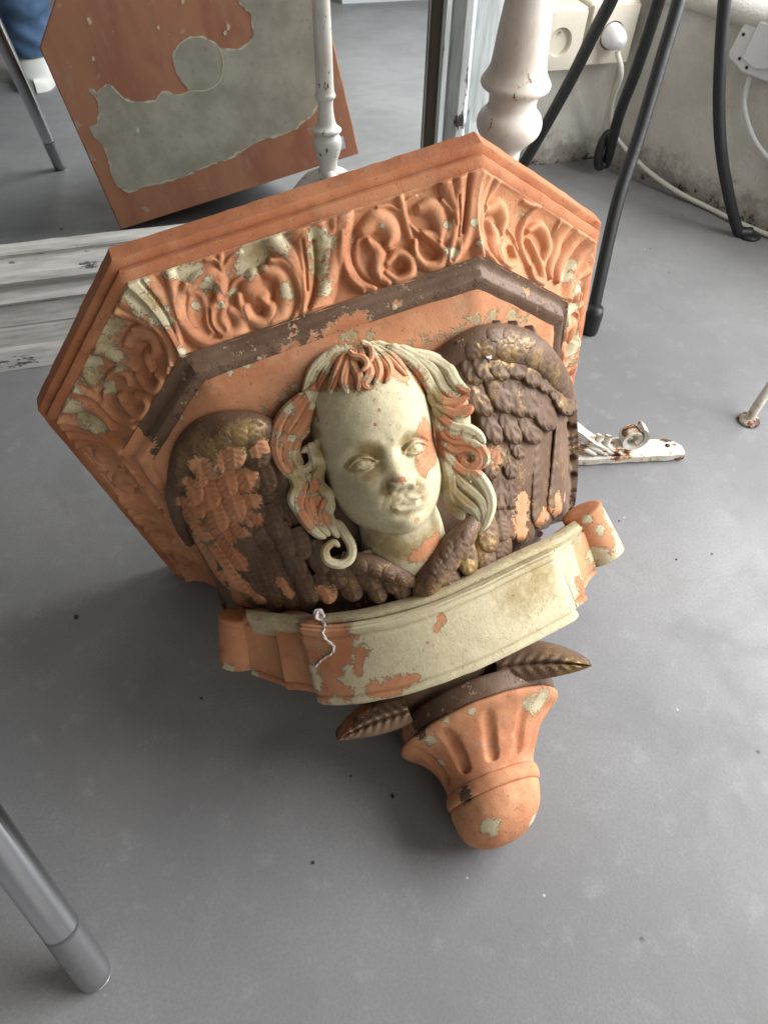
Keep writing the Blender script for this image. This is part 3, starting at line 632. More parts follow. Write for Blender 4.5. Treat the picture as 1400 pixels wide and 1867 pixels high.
# centre leaf
R2([(1040, 460), (1090, 410), (1150, 420), (1180, 470)], 40 * u2, 34 * u2, 7.2, wm=54 * u2); R2([(1100, 450), (1130, 540), (1130, 640), (1120, 740), (1090, 810)], 46 * u2, 18 * u2, 7.0, wm=58 * u2)
R2([(940, 480), (970, 530), (1020, 580), (1060, 650), (1085, 730), (1080, 800)], 26 * u2, 12 * u2, 5.6, wm=26 * u2); R2([(1230, 370), (1235, 430), (1225, 520), (1200, 620), (1160, 720), (1110, 800)], 26 * u2, 12 * u2, 6.2, wm=30 * u2)
R2([(1120, 520), (1130, 600), (1125, 700), (1100, 790)], 8 * u2, 6 * u2, 3.0, 'c'); R2([(1075, 520), (1090, 620), (1095, 720)], 6 * u2, 5 * u2, 2.0, 'c')
R2([(1260, 400), (1245, 500), (1245, 590), (1260, 650)], 9 * u2, 7 * u2, 4.0, wm=13 * u2)
# right palmette, left scroll
R3([(100, 560), (75, 660), (85, 760), (140, 850), (220, 880)], 14 * u3, 12 * u3, 5.0, wm=24 * u3); R3([(60, 600), (65, 720), (95, 820), (170, 890)], 9 * u3, 8 * u3, 3.6, wm=13 * u3)
R3([(170, 590), (230, 540), (290, 560), (315, 610), (300, 660)], 22 * u3, 16 * u3, 5.4, wm=36 * u3); R3([(170, 650), (185, 740), (230, 830)], 26 * u3, 18 * u3, 3.2, 'b', wm=42 * u3)
R3([(200, 640), (250, 700), (240, 800), (290, 850)], 16 * u3, 14 * u3, 5.4, wm=26 * u3); R3([(290, 750), (340, 700), (400, 730), (400, 800), (340, 840), (285, 800)], 14 * u3, 12 * u3, 5.0, wm=20 * u3)
R3([(335, 770), (350, 780)], 26 * u3, 26 * u3, 2.6, 'c')
# stem between
R3([(310, 320), (345, 420), (380, 520), (410, 620), (430, 700)], 10 * u3, 7 * u3, 3.4, wm=14 * u3); R3([(310, 330), (240, 360), (150, 400), (90, 440)], 8 * u3, 6 * u3, 2.6, wm=12 * u3); R3([(320, 325), (420, 320), (520, 320), (550, 370)], 7 * u3, 7 * u3, 2.6)
R3([(360, 470), (390, 440), (430, 420)], 6 * u3, 5 * u3, 2.4); R3([(240, 480), (300, 470), (350, 490)], 6 * u3, 5 * u3, 2.4)
# right palmette, right scroll
R3([(450, 480), (500, 470), (540, 500), (560, 570), (550, 640)], 18 * u3, 16 * u3, 5.6, wm=32 * u3); R3([(560, 440), (610, 500), (640, 580), (640, 680)], 9 * u3, 8 * u3, 4.4, wm=14 * u3)
R3([(470, 600), (530, 620), (600, 610), (615, 540)], 14 * u3, 16 * u3, 4.8, wm=26 * u3); R3([(430, 640), (430, 700), (470, 760), (540, 760), (570, 700), (530, 650), (480, 610)], 14 * u3, 12 * u3, 5.2, wm=19 * u3)
R3([(490, 695), (510, 705)], 30 * u3, 30 * u3, 2.4, 'c'); R3([(410, 560), (440, 590), (470, 610)], 7 * u3, 6 * u3, 3.4)
# right corner leaf
R3([(690, 230), (680, 320), (680, 430), (670, 540), (640, 640), (600, 740)], 50 * u3, 20 * u3, 7.0, wm=56 * u3); R3([(590, 290), (560, 330), (590, 400), (630, 480), (650, 560)], 24 * u3, 10 * u3, 5.4, wm=26 * u3)
R3([(640, 250), (620, 300), (640, 380), (655, 470)], 16 * u3, 8 * u3, 4.6); R3([(680, 300), (685, 450), (665, 600)], 8 * u3, 6 * u3, 2.8, 'c'); R3([(640, 420), (650, 520), (640, 620)], 6 * u3, 5 * u3, 2.0, 'c')
P2.build(380, 84)
# right diagonal panel (C to D)
Q3 = lambda *a, **k: P3.ridge(Z3, *a, **k)
Q3([(760, 220), (760, 330), (750, 450), (750, 560), (770, 680)], 44 * u3, 14 * u3, 6.0, wm=46 * u3); Q3([(820, 290), (820, 370), (790, 460)], 20 * u3, 10 * u3, 4.6)
Q3([(800, 470), (765, 560), (770, 660), (810, 750), (850, 780)], 10 * u3, 9 * u3, 4.6, wm=17 * u3); Q3([(800, 490), (860, 470), (895, 530), (880, 600)], 16 * u3, 14 * u3, 5.0, wm=26 * u3)
Q3([(830, 560), (850, 610), (840, 680), (850, 750)], 18 * u3, 12 * u3, 4.0, wm=28 * u3); Q3([(880, 640), (850, 690), (870, 760), (930, 740), (930, 670)], 12 * u3, 10 * u3, 4.6, wm=17 * u3)
Q3([(840, 350), (930, 360), (1000, 380), (1060, 375)], 6 * u3, 6 * u3, 2.6, wm=10 * u3); Q3([(1060, 380), (1110, 440), (1140, 500), (1130, 580)], 7 * u3, 6 * u3, 3.0, wm=11 * u3)
Q3([(1030, 480), (990, 540), (980, 640), (1000, 740), (1030, 830)], 9 * u3, 8 * u3, 3.6, wm=15 * u3); Q3([(960, 450), (1000, 470), (1040, 470)], 8 * u3, 6 * u3, 3.0)
Q3([(1010, 590), (1050, 570), (1090, 610), (1110, 680), (1080, 760)], 12 * u3, 12 * u3, 4.6, wm=22 * u3); Q3([(1020, 640), (1050, 700), (1070, 770), (1060, 840), (1010, 830), (1000, 770)], 12 * u3, 10 * u3, 4.6, wm=18 * u3)
Q3([(1180, 540), (1150, 620), (1140, 700), (1100, 820)], 26 * u3, 12 * u3, 5.2, wm=34 * u3); Q3([(1270, 570), (1220, 650), (1180, 740), (1140, 840)], 26 * u3, 12 * u3, 5.0, wm=30 * u3); Q3([(920, 580), (950, 620), (965, 680)], 6 * u3, 5 * u3, 2.2)
P3.build(240, 80)
# left diagonal panel (A to B)
u4 = 1 / 2.8; Q1 = lambda *a, **k: P1.ridge(Z4, *a, **k)
Q1([(430, 60), (480, 150), (560, 230), (640, 310)], 30 * u4, 12 * u4, 5.4, wm=40 * u4); Q1([(400, 150), (440, 200), (520, 240), (610, 290), (680, 370), (710, 460)], 22 * u4, 9 * u4, 4.8, wm=22 * u4)
Q1([(490, 290), (570, 280), (640, 340), (690, 430), (690, 500)], 11 * u4, 9 * u4, 4.6, wm=17 * u4); Q1([(460, 370), (490, 330), (560, 330), (600, 390), (560, 440), (590, 500)], 20 * u4, 14 * u4, 5.2, wm=30 * u4)
Q1([(510, 530), (560, 580), (620, 590), (655, 545), (620, 515)], 14 * u4, 12 * u4, 5.0, wm=20 * u4); Q1([(590, 540), (600, 550)], 26 * u4, 24 * u4, 2.4, 'c'); Q1([(560, 385), (570, 400)], 22 * u4, 18 * u4, 2.4, 'c')
Q1([(260, 380), (340, 400), (410, 450), (490, 500)], 14 * u4, 12 * u4, 4.0, wm=26 * u4); Q1([(230, 300), (250, 250), (330, 200)], 10 * u4, 8 * u4, 2.8)
Q1([(350, 560), (390, 520), (450, 530), (470, 580)], 12 * u4, 11 * u4, 4.8, wm=20 * u4); Q1([(340, 620), (350, 700), (410, 740), (500, 750)], 11 * u4, 9 * u4, 4.4, wm=18 * u4); Q1([(420, 640), (450, 680), (520, 720), (580, 700), (570, 650), (510, 630)], 16 * u4, 14 * u4, 5.0, wm=24 * u4)
Q1([(130, 590), (210, 590), (290, 640), (360, 710), (420, 760), (520, 780)], 18 * u4, 8 * u4, 5.0, wm=20 * u4); Q1([(140, 690), (230, 680), (310, 720), (380, 800)], 24 * u4, 14 * u4, 5.2, wm=36 * u4); Q1([(250, 480), (280, 560), (300, 620)], 12 * u4, 10 * u4, 3.0, wm=18 * u4)
P1.build(240, 80)
# side panels repeat the front motif, stretched to their own length
for k in (0, 4):
    pn = Panel(k); xm = P2.L
    for kind, P, w, hh in P2.st:
        x = P[:, 0] / xm; x = (1 - x) if k == 4 else x
        pn.st.append((kind, np.column_stack([x * pn.L, P[:, 1]]), w, hh))
    pn.build(300, 64)
# brown strip below the frieze and the plain neck of the shelf
sweep('moulding', [(IF1 - .0015, VF1 + .0005), (OI - .0035, V2 + .0032), (OI - .0012, V2 + .0024), (OI, V2 + .0008), (OI + .0004, V2 - .0008), (OI + .0016, V2 - .0052), (OI + .0026, V2 - .0060), (OI + .0060, V2 - .0064), (OI + .012, V2 - .0064)], 'mould', close=False, jit=.0003)

# ---- bell-shaped body: loft from the octagon to a rounded cone
nv, nt = 80, 181; th = np.linspace(-np.pi / 2, np.pi / 2, nt); V = []
oc = octo(OI + .0058)
def oct_r(t):
    d = np.array([math.sin(t), math.cos(t)]); best = 1e9
    for k in range(5):
        p, q = oc[k], oc[k + 1]; e_ = q - p; den = d[0] * e_[1] - d[1] * e_[0]
        if abs(den) < 1e-9: continue
        r_ = (p[0] * e_[1] - p[1] * e_[0]) / den; s_ = (p[0] * d[1] - p[1] * d[0]) / den
        if r_ > 0 and -1e-6 <= s_ <= 1 + 1e-6: best = min(best, r_)
    return best
OR = np.array([oct_r(t) for t in th])
VB = V2 - .0052
for k in range(nv):
    v = VB - (VB - .085) * (k / (nv - 1)) ** 1.0
    A, D = np.interp(v, _v, _A), np.interp(v, _v, _D)
    er = ((np.abs(np.sin(th)) / A) ** EN + (np.abs(np.cos(th)) / D) ** EN) ** (-1 / EN)
    f = smoothstep(-.006, .030, VB - v); r_ = OR * (1 - f) + (er - .014) * f; r_ = np.maximum(r_, .02)
    V.append(np.column_stack([r_ * np.sin(th), np.full(nt, v), r_ * np.cos(th)]))
V = np.vstack(V); cobj('body', V, gridf(nv, nt, flip=True), 'terra')

# ---- feathers, laid on the body along photo-measured centre lines
def feather(parent, a, b, wpx, d0, d1, base='brown', thick=.0035, barb=.0006, nb=7, bend=0.0, tipk=.5, name='feather', n=25, m=13):
    jt = 2.2 if barb else 0; a = np.array(a, float) + rng.uniform(-jt, jt, 2); b = np.array(b, float) + rng.uniform(-jt, jt, 2); wpx = wpx * rng.uniform(.93, 1.1); ax = b - a; L = np.linalg.norm(ax); ax = ax / L; nx = np.array([-ax[1], ax[0]])
    s_, q_ = np.meshgrid(np.linspace(0, 1, n), np.linspace(-1, 1, m), indexing='ij')
    hw = wpx * np.where(s_ < tipk, .72 + .28 * np.sin(np.pi / 2 * np.clip(s_ / tipk, 0, 1)), np.sqrt(np.clip(1 - ((s_ - tipk) / (1 - tipk)) ** 2, 0, 1)))
    off = bend * np.sin(np.pi * s_) * L
    px = a[0] + ax[0] * L * s_ + nx[0] * (q_ * hw + off); py = a[1] + ax[1] * L * s_ + nx[1] * (q_ * hw + off)
    prof = 1 - np.abs(q_) ** 3.0; tipf = smoothstep(1.0, .90, s_)
    d = d0 + (d1 - d0) * s_ + thick * prof * (.4 + .6 * tipf) - .0036 * (1 - smoothstep(1.0, .80, np.abs(q_))) - .0036 * (1 - tipf)
    d = d + .0009 * np.exp(-(q_ / .13) ** 2) * tipf
    d = d + barb * np.sin(2 * np.pi * (s_ * nb - np.abs(q_) * 1.1)) * np.exp(-((np.abs(q_) - .5) / .3) ** 2) * smoothstep(0, .1, s_)
    P = on_env(px, py, d).reshape(-1, 3)
    f = gridf(n, m); A_, B_, C_ = P[f[len(f) // 2][0]], P[f[len(f) // 2][1]], P[f[len(f) // 2][2]]
    if np.cross(B_ - A_, C_ - B_) @ (CL - A_) < 0: f = f[:, ::-1].copy()
    return cobj(name, P, f, base, parent)
def roll(parent, pts, base, name, flat=.8, n=40, sides=20, dk=1.0):
    """swept limb: pts (px,py,radius_px,d)"""
    P = np.array(pts, float); P = catmull(P, n); C_ = on_env(P[:, 0], P[:, 1], P[:, 3]); dist = np.linalg.norm(C_ - CL, axis=1)
    V, F = tube(C_, P[:, 2] * dist / FPX, sides, flat=flat, upv=(CL - C_[0]) / dist[0]); return cobj(name, V, F, base, parent)

# right wing (image right)
wr = empty('wing'); wr.parent = corbel; wr['label'] = 'dark brown gilded wing on the right of the cherub'
roll(wr, ZP(Z5, [(215, 330, 18, .006), (330, 265, 26, .012), (470, 225, 34, .016), (620, 235, 37, .018), (760, 290, 36, .018), (870, 400, 32, .018), (950, 520, 25, .016), (1000, 620, 15, .012)]), 'brown', 'leading_edge', .85)
Fr = []   # (x0,y0,x1,y1,halfwidth zoom px, d0,d1, bend)
Fr += [(390, 330, 440, 480, 60, .019, .0245, .0), (480, 310, 500, 450, 62, .023, .0275, .06), (580, 300, 600, 450, 62, .0245, .0285, .06), (680, 300, 690, 440, 60, .0245, .0285, .06), (770, 350, 790, 500, 58, .024, .0275, .05), (850, 400, 870, 530, 54, .0215, .026, .03), (920, 450, 955, 600, 50, .019, .024, .0)]
Fr += [(400, 420, 520, 660, 62, .016, .021, .06), (560, 400, 640, 640, 66, .018, .0235, .06), (650, 400, 720, 670, 62, .018, .0235, .06), (740, 420, 790, 680, 60, .018, .0235, .05), (830, 470, 880, 750, 60, .018, .022, .05), (910, 520, 1010, 655, 50, .022, .026, -.04)]
Fr += [(500, 600, 570, 830, 58, .012, .017, .04), (600, 620, 680, 830, 55, .013, .018, .04), (720, 640, 800, 830, 58, .014, .019, .04)]
Fr += [(560, 780, 560, 990, 50, .006, .010, .0), (650, 780, 710, 930, 44, .008, .012, .0), (510, 860, 530, 1050, 52, .006, .010, .0), (620, 900, 650, 1060, 44, .006, .010, 0)]
Fr += [(560, 1000, 580, 1250, 50, .004, .008, 0), (630, 1050, 650, 1240, 46, .004, .008, 0), (560, 1180, 600, 1420, 54, .003, .007, 0), (640, 1230, 640, 1420, 44, .003, .006, 0)]
for k_, (x0, y0, x1, y1, hw, d0, d1, bd) in enumerate(Fr): feather(wr, Z5(x0 - (.95 if k_ < 7 else .45) * (x1 - x0), y0 - (.95 if k_ < 7 else .45) * (y1 - y0)), Z5(x1, y1), hw * 1.3 / 3.333, d0 - .0015, d0 + .55 * (d1 - d0), bend=bd, nb=4, thick=.0024, barb=.0010, n=31, m=17, tipk=.62)
for x0, y0, x1, y1, hw, d0, d1, bd in [(720, 860, 712, 1450, 68, .004, .003, .0), (828, 760, 825, 1360, 76, .008, .006, .0), (962, 600, 925, 1300, 84, .011, .010, -.02)]:
    feather(wr, Z5(x0, y0), Z5(x1, y1), hw / 3.333, d0, d1, bend=bd, nb=9, n=61, m=17, thick=.0032, barb=.0005, tipk=.82)
feather(wr, Z5(715, 380), Z5(815, 1340), 185 / 3.333, .011, .002, thick=.003, barb=0, tipk=.9, n=41, m=21, name='wing_base')
# left wing
wl = empty('wing'); wl.parent = corbel; wl['label'] = 'wing on the left of the cherub, its brown paint flaked to bare terracotta'
roll(wl, ZP(Z4, [(1215, 800, 22, .008), (1120, 790, 32, .014), (1000, 800, 36, .018), (880, 840, 36, .018), (800, 920, 32, .017), (755, 1030, 25, .015), (735, 1150, 20, .012), (760, 1280, 15, .008), (800, 1370, 9, .004)]), 'brown', 'leading_edge', .85)
feather(wl, Z4(960, 960), Z4(1180, 1720), 200 / 2.8, .011, .001, thick=.003, barb=0, tipk=.9, n=41, m=21, name='wing_base')
Fl = [(1000, 860, 1030, 1000, 52, .026, .030, -.05), (900, 900, 930, 1050, 52, .026, .031, -.05), (830, 960, 850, 1100, 50, .024, .030, -.05), (1120, 860, 1150, 1010, 55, .022, .027, -.05), (790, 1060, 830, 1190, 52, .019, .025, 0)]
Fl += [(950, 980, 1010, 1150, 60, .016, .022, -.04), (1050, 960, 1120, 1130, 58, .016, .021, -.04), (870, 1060, 900, 1210, 58, .016, .023, 0), (800, 1130, 850, 1280, 56, .014, .02, 0), (1140, 960, 1220, 1130, 60, .012, .017, -.03)]
Fl += [(1000, 1100, 1060, 1260, 55, .011, .016, 0), (910, 1190, 960, 1330, 56, .012, .018, 0), (1090, 1080, 1160, 1270, 56, .010, .015, 0), (1180, 1090, 1250, 1280, 58, .008, .013, 0)]
Fl += [(1040, 1230, 1090, 1350, 50, .010, .014, 0), (1230, 1200, 1300, 1400, 56, .006, .011, 0), (1150, 1230, 1220, 1420, 54, .007, .011, 0), (1290, 1270, 1370, 1460, 54, .005, .009, 0), (1330, 1100, 1390, 1290, 56, .006, .010, 0), (1270, 1020, 1330, 1220, 56, .008, .012, 0)]
for x0, y0, x1, y1, hw, d0, d1, bd in Fl: feather(wl, Z4(x0 - .45 * (x1 - x0), y0 - .45 * (y1 - y0)), Z4(x1, y1), hw * 1.28 / 2.8, d0 - .0015, d0 + .55 * (d1 - d0), bend=bd, nb=8, thick=.0024, barb=.0007, n=37, m=17, tipk=.62)
for x0, y0, x1, y1, hw, d0, d1, bd in [(1250, 1330, 1420, 1720, 52, .002, .002, .0), (1160, 1320, 1350, 1730, 54, .003, .003, .0), (1060, 1290, 1260, 1740, 56, .005, .003, .0), (940, 1250, 1190, 1710, 58, .007, .004, .0), (800, 1220, 1110, 1700, 58, .008, .005, .01)]:
    feather(wl, Z4(x0, y0), Z4(x1, y1), hw / 2.8, d0, d1, bend=bd, nb=17, n=90, m=19, thick=.0032, barb=.0008, tipk=.82)

# folded wing tips crossing under the chin
ct = empty('breast_feathers'); ct.parent = corbel
roll(ct, ZP(Z1, [(440, 1300, 12, .016), (560, 1325, 19, .020), (680, 1365, 21, .020), (790, 1415, 16, .018), (850, 1445, 8, .014)]), 'brown', 'collar_roll', .8)
roll(ct, ZP(Z1, [(1180, 1090, 15, .016), (1100, 1180, 21, .020), (1010, 1290, 25, .020), (930, 1400, 26, .019), (880, 1500, 19, .015), (860, 1560, 10, .008)]), 'brown', 'collar_roll', .8)
for x0, y0, x1, y1, hw, d0, d1 in [(1110, 1220, 1150, 1400, 56, .012, .015), (1230, 1110, 1255, 1275, 54, .010, .013), (1220, 1250, 1265, 1405, 50, .008, .011), (1010, 1380, 1060, 1500, 56, .012, .014), (930, 1430, 930, 1570, 54, .010, .012), (1310, 1100, 1330, 1210, 42, .006, .008), (1330, 1220, 1310, 1330, 42, .005, .006),
                                   (570, 1320, 620, 1500, 60, .012, .015), (690, 1360, 730, 1500, 50, .010, .012), (400, 1330, 440, 1480, 56, .007, .010), (470, 1400, 510, 1540, 52, .007, .010), (620, 1440, 650, 1560, 50, .007, .009), (760, 1430, 780, 1550, 46, .006, .008),
                                   (200, 1170, 250, 1310, 54, .007, .011), (290, 1250, 340, 1400, 56, .007, .011), (100, 1150, 150, 1310, 54, .006, .010), (160, 1290, 230, 1430, 56, .005, .009), (330, 1420, 380, 1560, 52, .005, .008), (230, 1420, 290, 1560, 52, .004, .007), (40, 1050, 90, 1200, 54, .006, .010)]:
    feather(ct, Z1(x0 - .3 * (x1 - x0), y0 - .3 * (y1 - y0)), Z1(x1, y1), hw * 1.2 / 3.0435, d0 + .004, d1 + .0045, nb=5, thick=.0032)

# shallow carved feathers on the rounded wing edges and on the tips under the chin
def carve(parent, rolls, spots, Zf, sc, hgt=.0016):
    vs_, fs_, k0 = [], [], 0
    for o in rolls:
        me = o.data; c = np.empty(len(me.vertices) * 3, np.float32); me.vertices.foreach_get('co', c); c = c.reshape(-1, 3); me.calc_loop_triangles()
        t = np.empty(len(me.loop_triangles) * 3, np.int32); me.loop_triangles.foreach_get('vertices', t); vs_.append(c); fs_.append(t.reshape(-1, 3) + k0); k0 += len(c)
    bv = BVHTree.FromPolygons(np.vstack(vs_).tolist(), np.vstack(fs_).tolist()); n, m = 23, 13
    for x0, y0, x1, y1, hw in spots:
        a, b = np.array(Zf(x0 - .35 * (x1 - x0), y0 - .35 * (y1 - y0))), np.array(Zf(x1, y1)); hw = hw * 1.4; ax_ = b - a; nx = np.array([-ax_[1], ax_[0]]) / np.linalg.norm(ax_)
        s_, q_ = np.meshgrid(np.linspace(0, 1, n), np.linspace(-1, 1, m), indexing='ij'); w_ = hw / sc * np.where(s_ < .55, .55 + .45 * np.sin(np.pi / 2 * s_ / .55), np.sqrt(np.clip(1 - ((s_ - .55) / .45) ** 2, 0, 1)))
        PX = a[0] + ax_[0] * s_ + nx[0] * q_ * w_; PY = a[1] + ax_[1] * s_ + nx[1] * q_ * w_; r = rays_l(PX, PY); r /= np.linalg.norm(r, axis=-1)[..., None]; D_ = np.full((n, m), np.nan)
        for i_ in range(n):
            for j_ in range(m):
                h_ = bv.ray_cast(Vector(CL), Vector(r[i_, j_]))
                if h_[0] is not None: D_[i_, j_] = h_[3]
        if np.isnan(D_).mean() > .35: continue
        D_ = np.where(np.isnan(D_), np.nanmax(D_), D_)
        rel = hgt * smoothstep(0, .45, s_) * (.55 + .45 * s_) * (1 - np.abs(q_) ** 2.5) * smoothstep(1, .93, s_) - .0008 * (np.abs(q_) > .93) - .0008 * (s_ > .97) - .0004
        rel = rel + .00025 * np.sin(2 * np.pi * (s_ * 4 - np.abs(q_) * 1.1)) * (1 - q_ ** 2) * smoothstep(0, .3, s_)
        P = (CL + r * (D_ - rel)[..., None]).reshape(-1, 3); f = gridf(n, m); A_, B_, C_ = P[f[120][0]], P[f[120][1]], P[f[120][2]]
        if np.cross(B_ - A_, C_ - B_) @ (CL - A_) < 0: f = f[:, ::-1].copy()
        cobj('feather', P, f, 'brown', parent)
rl = lambda par, nm: [o for o, b in CORB if o.parent == par and o.name.startswith(nm)]
carve(ct, rl(ct, 'collar_roll'), [(1150, 1130, 1120, 1240, 34), (1100, 1190, 1085, 1310, 38), (1050, 1260, 1030, 1380, 40), (1000, 1330, 975, 1450, 40), (940, 1400, 925, 1520, 40), (1030, 1200, 1000, 1310, 34), (965, 1290, 935, 1400, 36), (520, 1310, 560, 1390, 34), (600, 1330, 640, 1415, 36), (680, 1350, 715, 1435, 34), (750, 1385, 785, 1450, 28)], Z1, 3.0435)
carve(wr, rl(wr, 'leading_edge'), [(420, 210, 400, 330, 48), (500, 190, 500, 320, 50), (590, 190, 590, 320, 50), (680, 200, 690, 330, 50), (770, 240, 770, 370, 48), (850, 310, 850, 440, 46), (910, 390, 920, 520, 42), (960, 480, 980, 600, 36), (640, 120, 640, 230, 44), (740, 150, 750, 260, 44), (540, 115, 535, 220, 44)], Z5, 3.3333)
carve(wl, rl(wl, 'leading_edge'), [(1130, 780, 1150, 880, 46), (1050, 780, 1060, 890, 48), (970, 790, 970, 900, 48), (890, 830, 890, 940, 46), (820, 900, 830, 1010, 42), (770, 990, 790, 1100, 38), (745, 1090, 770, 1190, 32)], Z4, 2.8)

# ---- ribbon
rb = empty('ribbon'); rb.parent = corbel; rb['label'] = 'blank cream ribbon banner with rolled ends below the cherub'
def rib_w(px, py, dw):
    w = np.full(np.shape(px), .17)
    for _ in range(30): w = .188 - 2.0 * at_w(px, py, w)[..., 0] ** 2 + dw
    return w
def strip(name, top, bot, dwt, dwb, base, n=90, m=60, thick=.011, bulge=.0, end=.0022):
    T = catmull(top, n); B = catmull(bot, n)
    PT = at_w(T[:, 0], T[:, 1], rib_w(T[:, 0], T[:, 1], dwt)); PB_ = at_w(B[:, 0], B[:, 1], rib_w(B[:, 0], B[:, 1], dwb))
    t = np.linspace(0, 1, m); G = PT[:, None] * (1 - t)[None, :, None] + PB_[:, None] * t[None, :, None]
    du = np.gradient(G, axis=0); dt = np.gradient(G, axis=1); N = np.cross(du, dt); N /= np.linalg.norm(N, axis=-1)[..., None]
    if (N[n // 2, m // 2] @ (CL - G[n // 2, m // 2])) < 0: N = -N
    pr = -.0017 * np.exp(-((t - .12) / .020) ** 2) - .0017 * np.exp(-((t - .88) / .020) ** 2) - .0025 * ((t < .02) | (t > .98))
    x = np.linspace(0, 1, n); pr = pr[None, :] - end * (np.exp(-(x / .012) ** 2) + np.exp(-((1 - x) / .012) ** 2))[:, None] + bulge * np.sin(np.pi * x)[:, None]
    Fv = G + N * pr[..., None]; Bk = G - N * thick
    V = np.vstack([Fv.reshape(-1, 3), Bk.reshape(-1, 3)]); nb = n * m; f = gridf(n, m)
    a, b, c = V[f[0][0]], V[f[0][1]], V[f[0][2]]; fl = np.cross(b - a, c - b) @ N[0, 0] < 0
    f1 = f[:, ::-1] if fl else f; f2 = (f if fl else f[:, ::-1]) + nb; E_ = []
    for i0, st_, cnt in ((0, 1, m), ((n - 1) * m, 1, m), (0, m, n), (m - 1, m, n)): E_ += [(i0 + k * st_, i0 + (k + 1) * st_, i0 + (k + 1) * st_ + nb, i0 + k * st_ + nb) for k in range(cnt - 1)]
    V += np.column_stack([vnoise(V, 90, k) for k in range(3)]) * .0003
    return cobj(name, V, np.vstack([f1, f2, np.array(E_)]), base, rb, sharp=45)
strip('banner', [(541, 1142), (585, 1146), (640, 1142), (710, 1130), (790, 1106), (870, 1073), (945, 1036), (1016, 1003)], [(578, 1287), (625, 1288), (680, 1281), (745, 1267), (820, 1243), (900, 1210), (985, 1168), (1061, 1128)], 0, -.033, 'cream', bulge=.001)
strip('ribbon_fold', [(497, 1130), (520, 1127), (550, 1140)], [(520, 1261), (548, 1262), (585, 1270)], -.012, -.045, 'terra', n=20, thick=.016)
strip('ribbon_fold', [(440, 1125), (475, 1122), (520, 1135)], [(455, 1232), (490, 1245), (540, 1262)], -.022, -.055, 'terra', n=20, thick=.014)
strip('ribbon_fold', [(1008, 1000), (1024, 988), (1041, 976)], [(1052, 1112), (1064, 1103), (1072, 1096)], -.010, -.042, 'cream', n=20, thick=.016)
strip('ribbon_fold', [(1020, 985), (1048, 962), (1075, 950)], [(1060, 1090), (1075, 1062), (1090, 1045)], -.028, -.058, 'terra', n=20, thick=.014)
def scroll(top, bot, wt, wb, rpx, base):
    a = at_w(*top, wt); b = at_w(*bot, wb); d = np.linalg.norm(a - CL); r = rpx * d / FPX; t = np.linspace(0, 1, 60); P = a * (1 - t)[:, None] + b * t[:, None]
    rr = r * (1 - .035 * np.exp(-((t - .13) / .02) ** 2) - .035 * np.exp(-((t - .88) / .02) ** 2)); rr = rr * np.sqrt(np.clip(1 - (np.maximum(0, .045 - t) / .05) ** 2, 0, 1)) * np.sqrt(np.clip(1 - (np.maximum(0, t - .97) / .035) ** 2, 0, 1))
    V, F = tube(P, rr, 40); o = cobj('rolled_end', V, F, base, rb, sharp=60)
scroll((436, 1117), (437, 1211), .118, .088, 36, 'terra'); scroll((1057, 929), (1103, 1016), .118, .088, 37, 'terra')
# ledge that joins ribbon and body
T = catmull([(450, 1128), (545, 1138), (640, 1132), (710, 1118), (790, 1095), (870, 1060), (945, 1024), (1018, 990), (1060, 962)], 70)
a = at_w(T[:, 0], T[:, 1], rib_w(T[:, 0], T[:, 1], -.006)); dirs = np.array([0, .86, -.5])
rows = [a + np.array([0, -.004, -.02]), a + np.array([0, 0, -.001]), a, a + dirs * .006, a + dirs * .012, a + dirs * .02 + np.array([0, 0, -.02])]
cobj('ledge', np.vstack(rows), gridf(6, 70), 'dusty', rb)

# ---- leaf tips below the ribbon
def leaf(a, b, hw, wa, wb, base, bend=0):
    n, m = 31, 17; a = np.array(a, float); b = np.array(b, float); ax = b - a; L = np.linalg.norm(ax); ax /= L; nx = np.array([-ax[1], ax[0]])
    s_, q_ = np.meshgrid(np.linspace(0, 1, n), np.linspace(-1, 1, m), indexing='ij'); w_ = hw * np.sin(np.pi * np.clip(.28 + .72 * s_, 0, 1)) ** .8
    px = a[0] + ax[0] * L * s_ + nx[0] * (q_ * w_ + bend * L * np.sin(np.pi * s_)); py = a[1] + ax[1] * L * s_ + nx[1] * (q_ * w_ + bend * L * np.sin(np.pi * s_))
    z = wa + (wb - wa) * s_ + .010 * (1 - q_ ** 2) * (1 - .5 * s_) - .004 * np.exp(-(q_ / .12) ** 2) + .0011 * np.sin(2 * np.pi * (s_ * 8 - np.abs(q_) * 1.2)) * (1 - q_ ** 2) * (np.abs(q_) > .1)
    P = at_w(px, py, z).reshape(-1, 3); Bk = at_w(px, py, z * 0 + wa - .016 + (wb - wa) * s_).reshape(-1, 3) + np.array([0, .006, 0]); k = n * m
    f = gridf(n, m); A_, B_, C_ = P[f[50][0]], P[f[50][1]], P[f[50][2]]
    if np.cross(B_ - A_, C_ - B_) @ (CL - A_) < 0: f = f[:, ::-1].copy()
    E_ = []
    for i0, st_, cnt in ((0, 1, m), ((n - 1) * m, 1, m), (0, m, n), (m - 1, m, n)): E_ += [(i0 + j * st_, i0 + (j + 1) * st_, i0 + (j + 1) * st_ + k, i0 + j * st_ + k) for j in range(cnt - 1)]
    return cobj('leaf', np.vstack([P, Bk]), np.vstack([f, f[:, ::-1] + k, np.array(E_)]), base, sharp=60)
leaf((905, 1218), (1078, 1214), 31, .085, .090, 'brown', -.04); leaf((745, 1296), (615, 1348), 27, .085, .090, 'brown', .03)

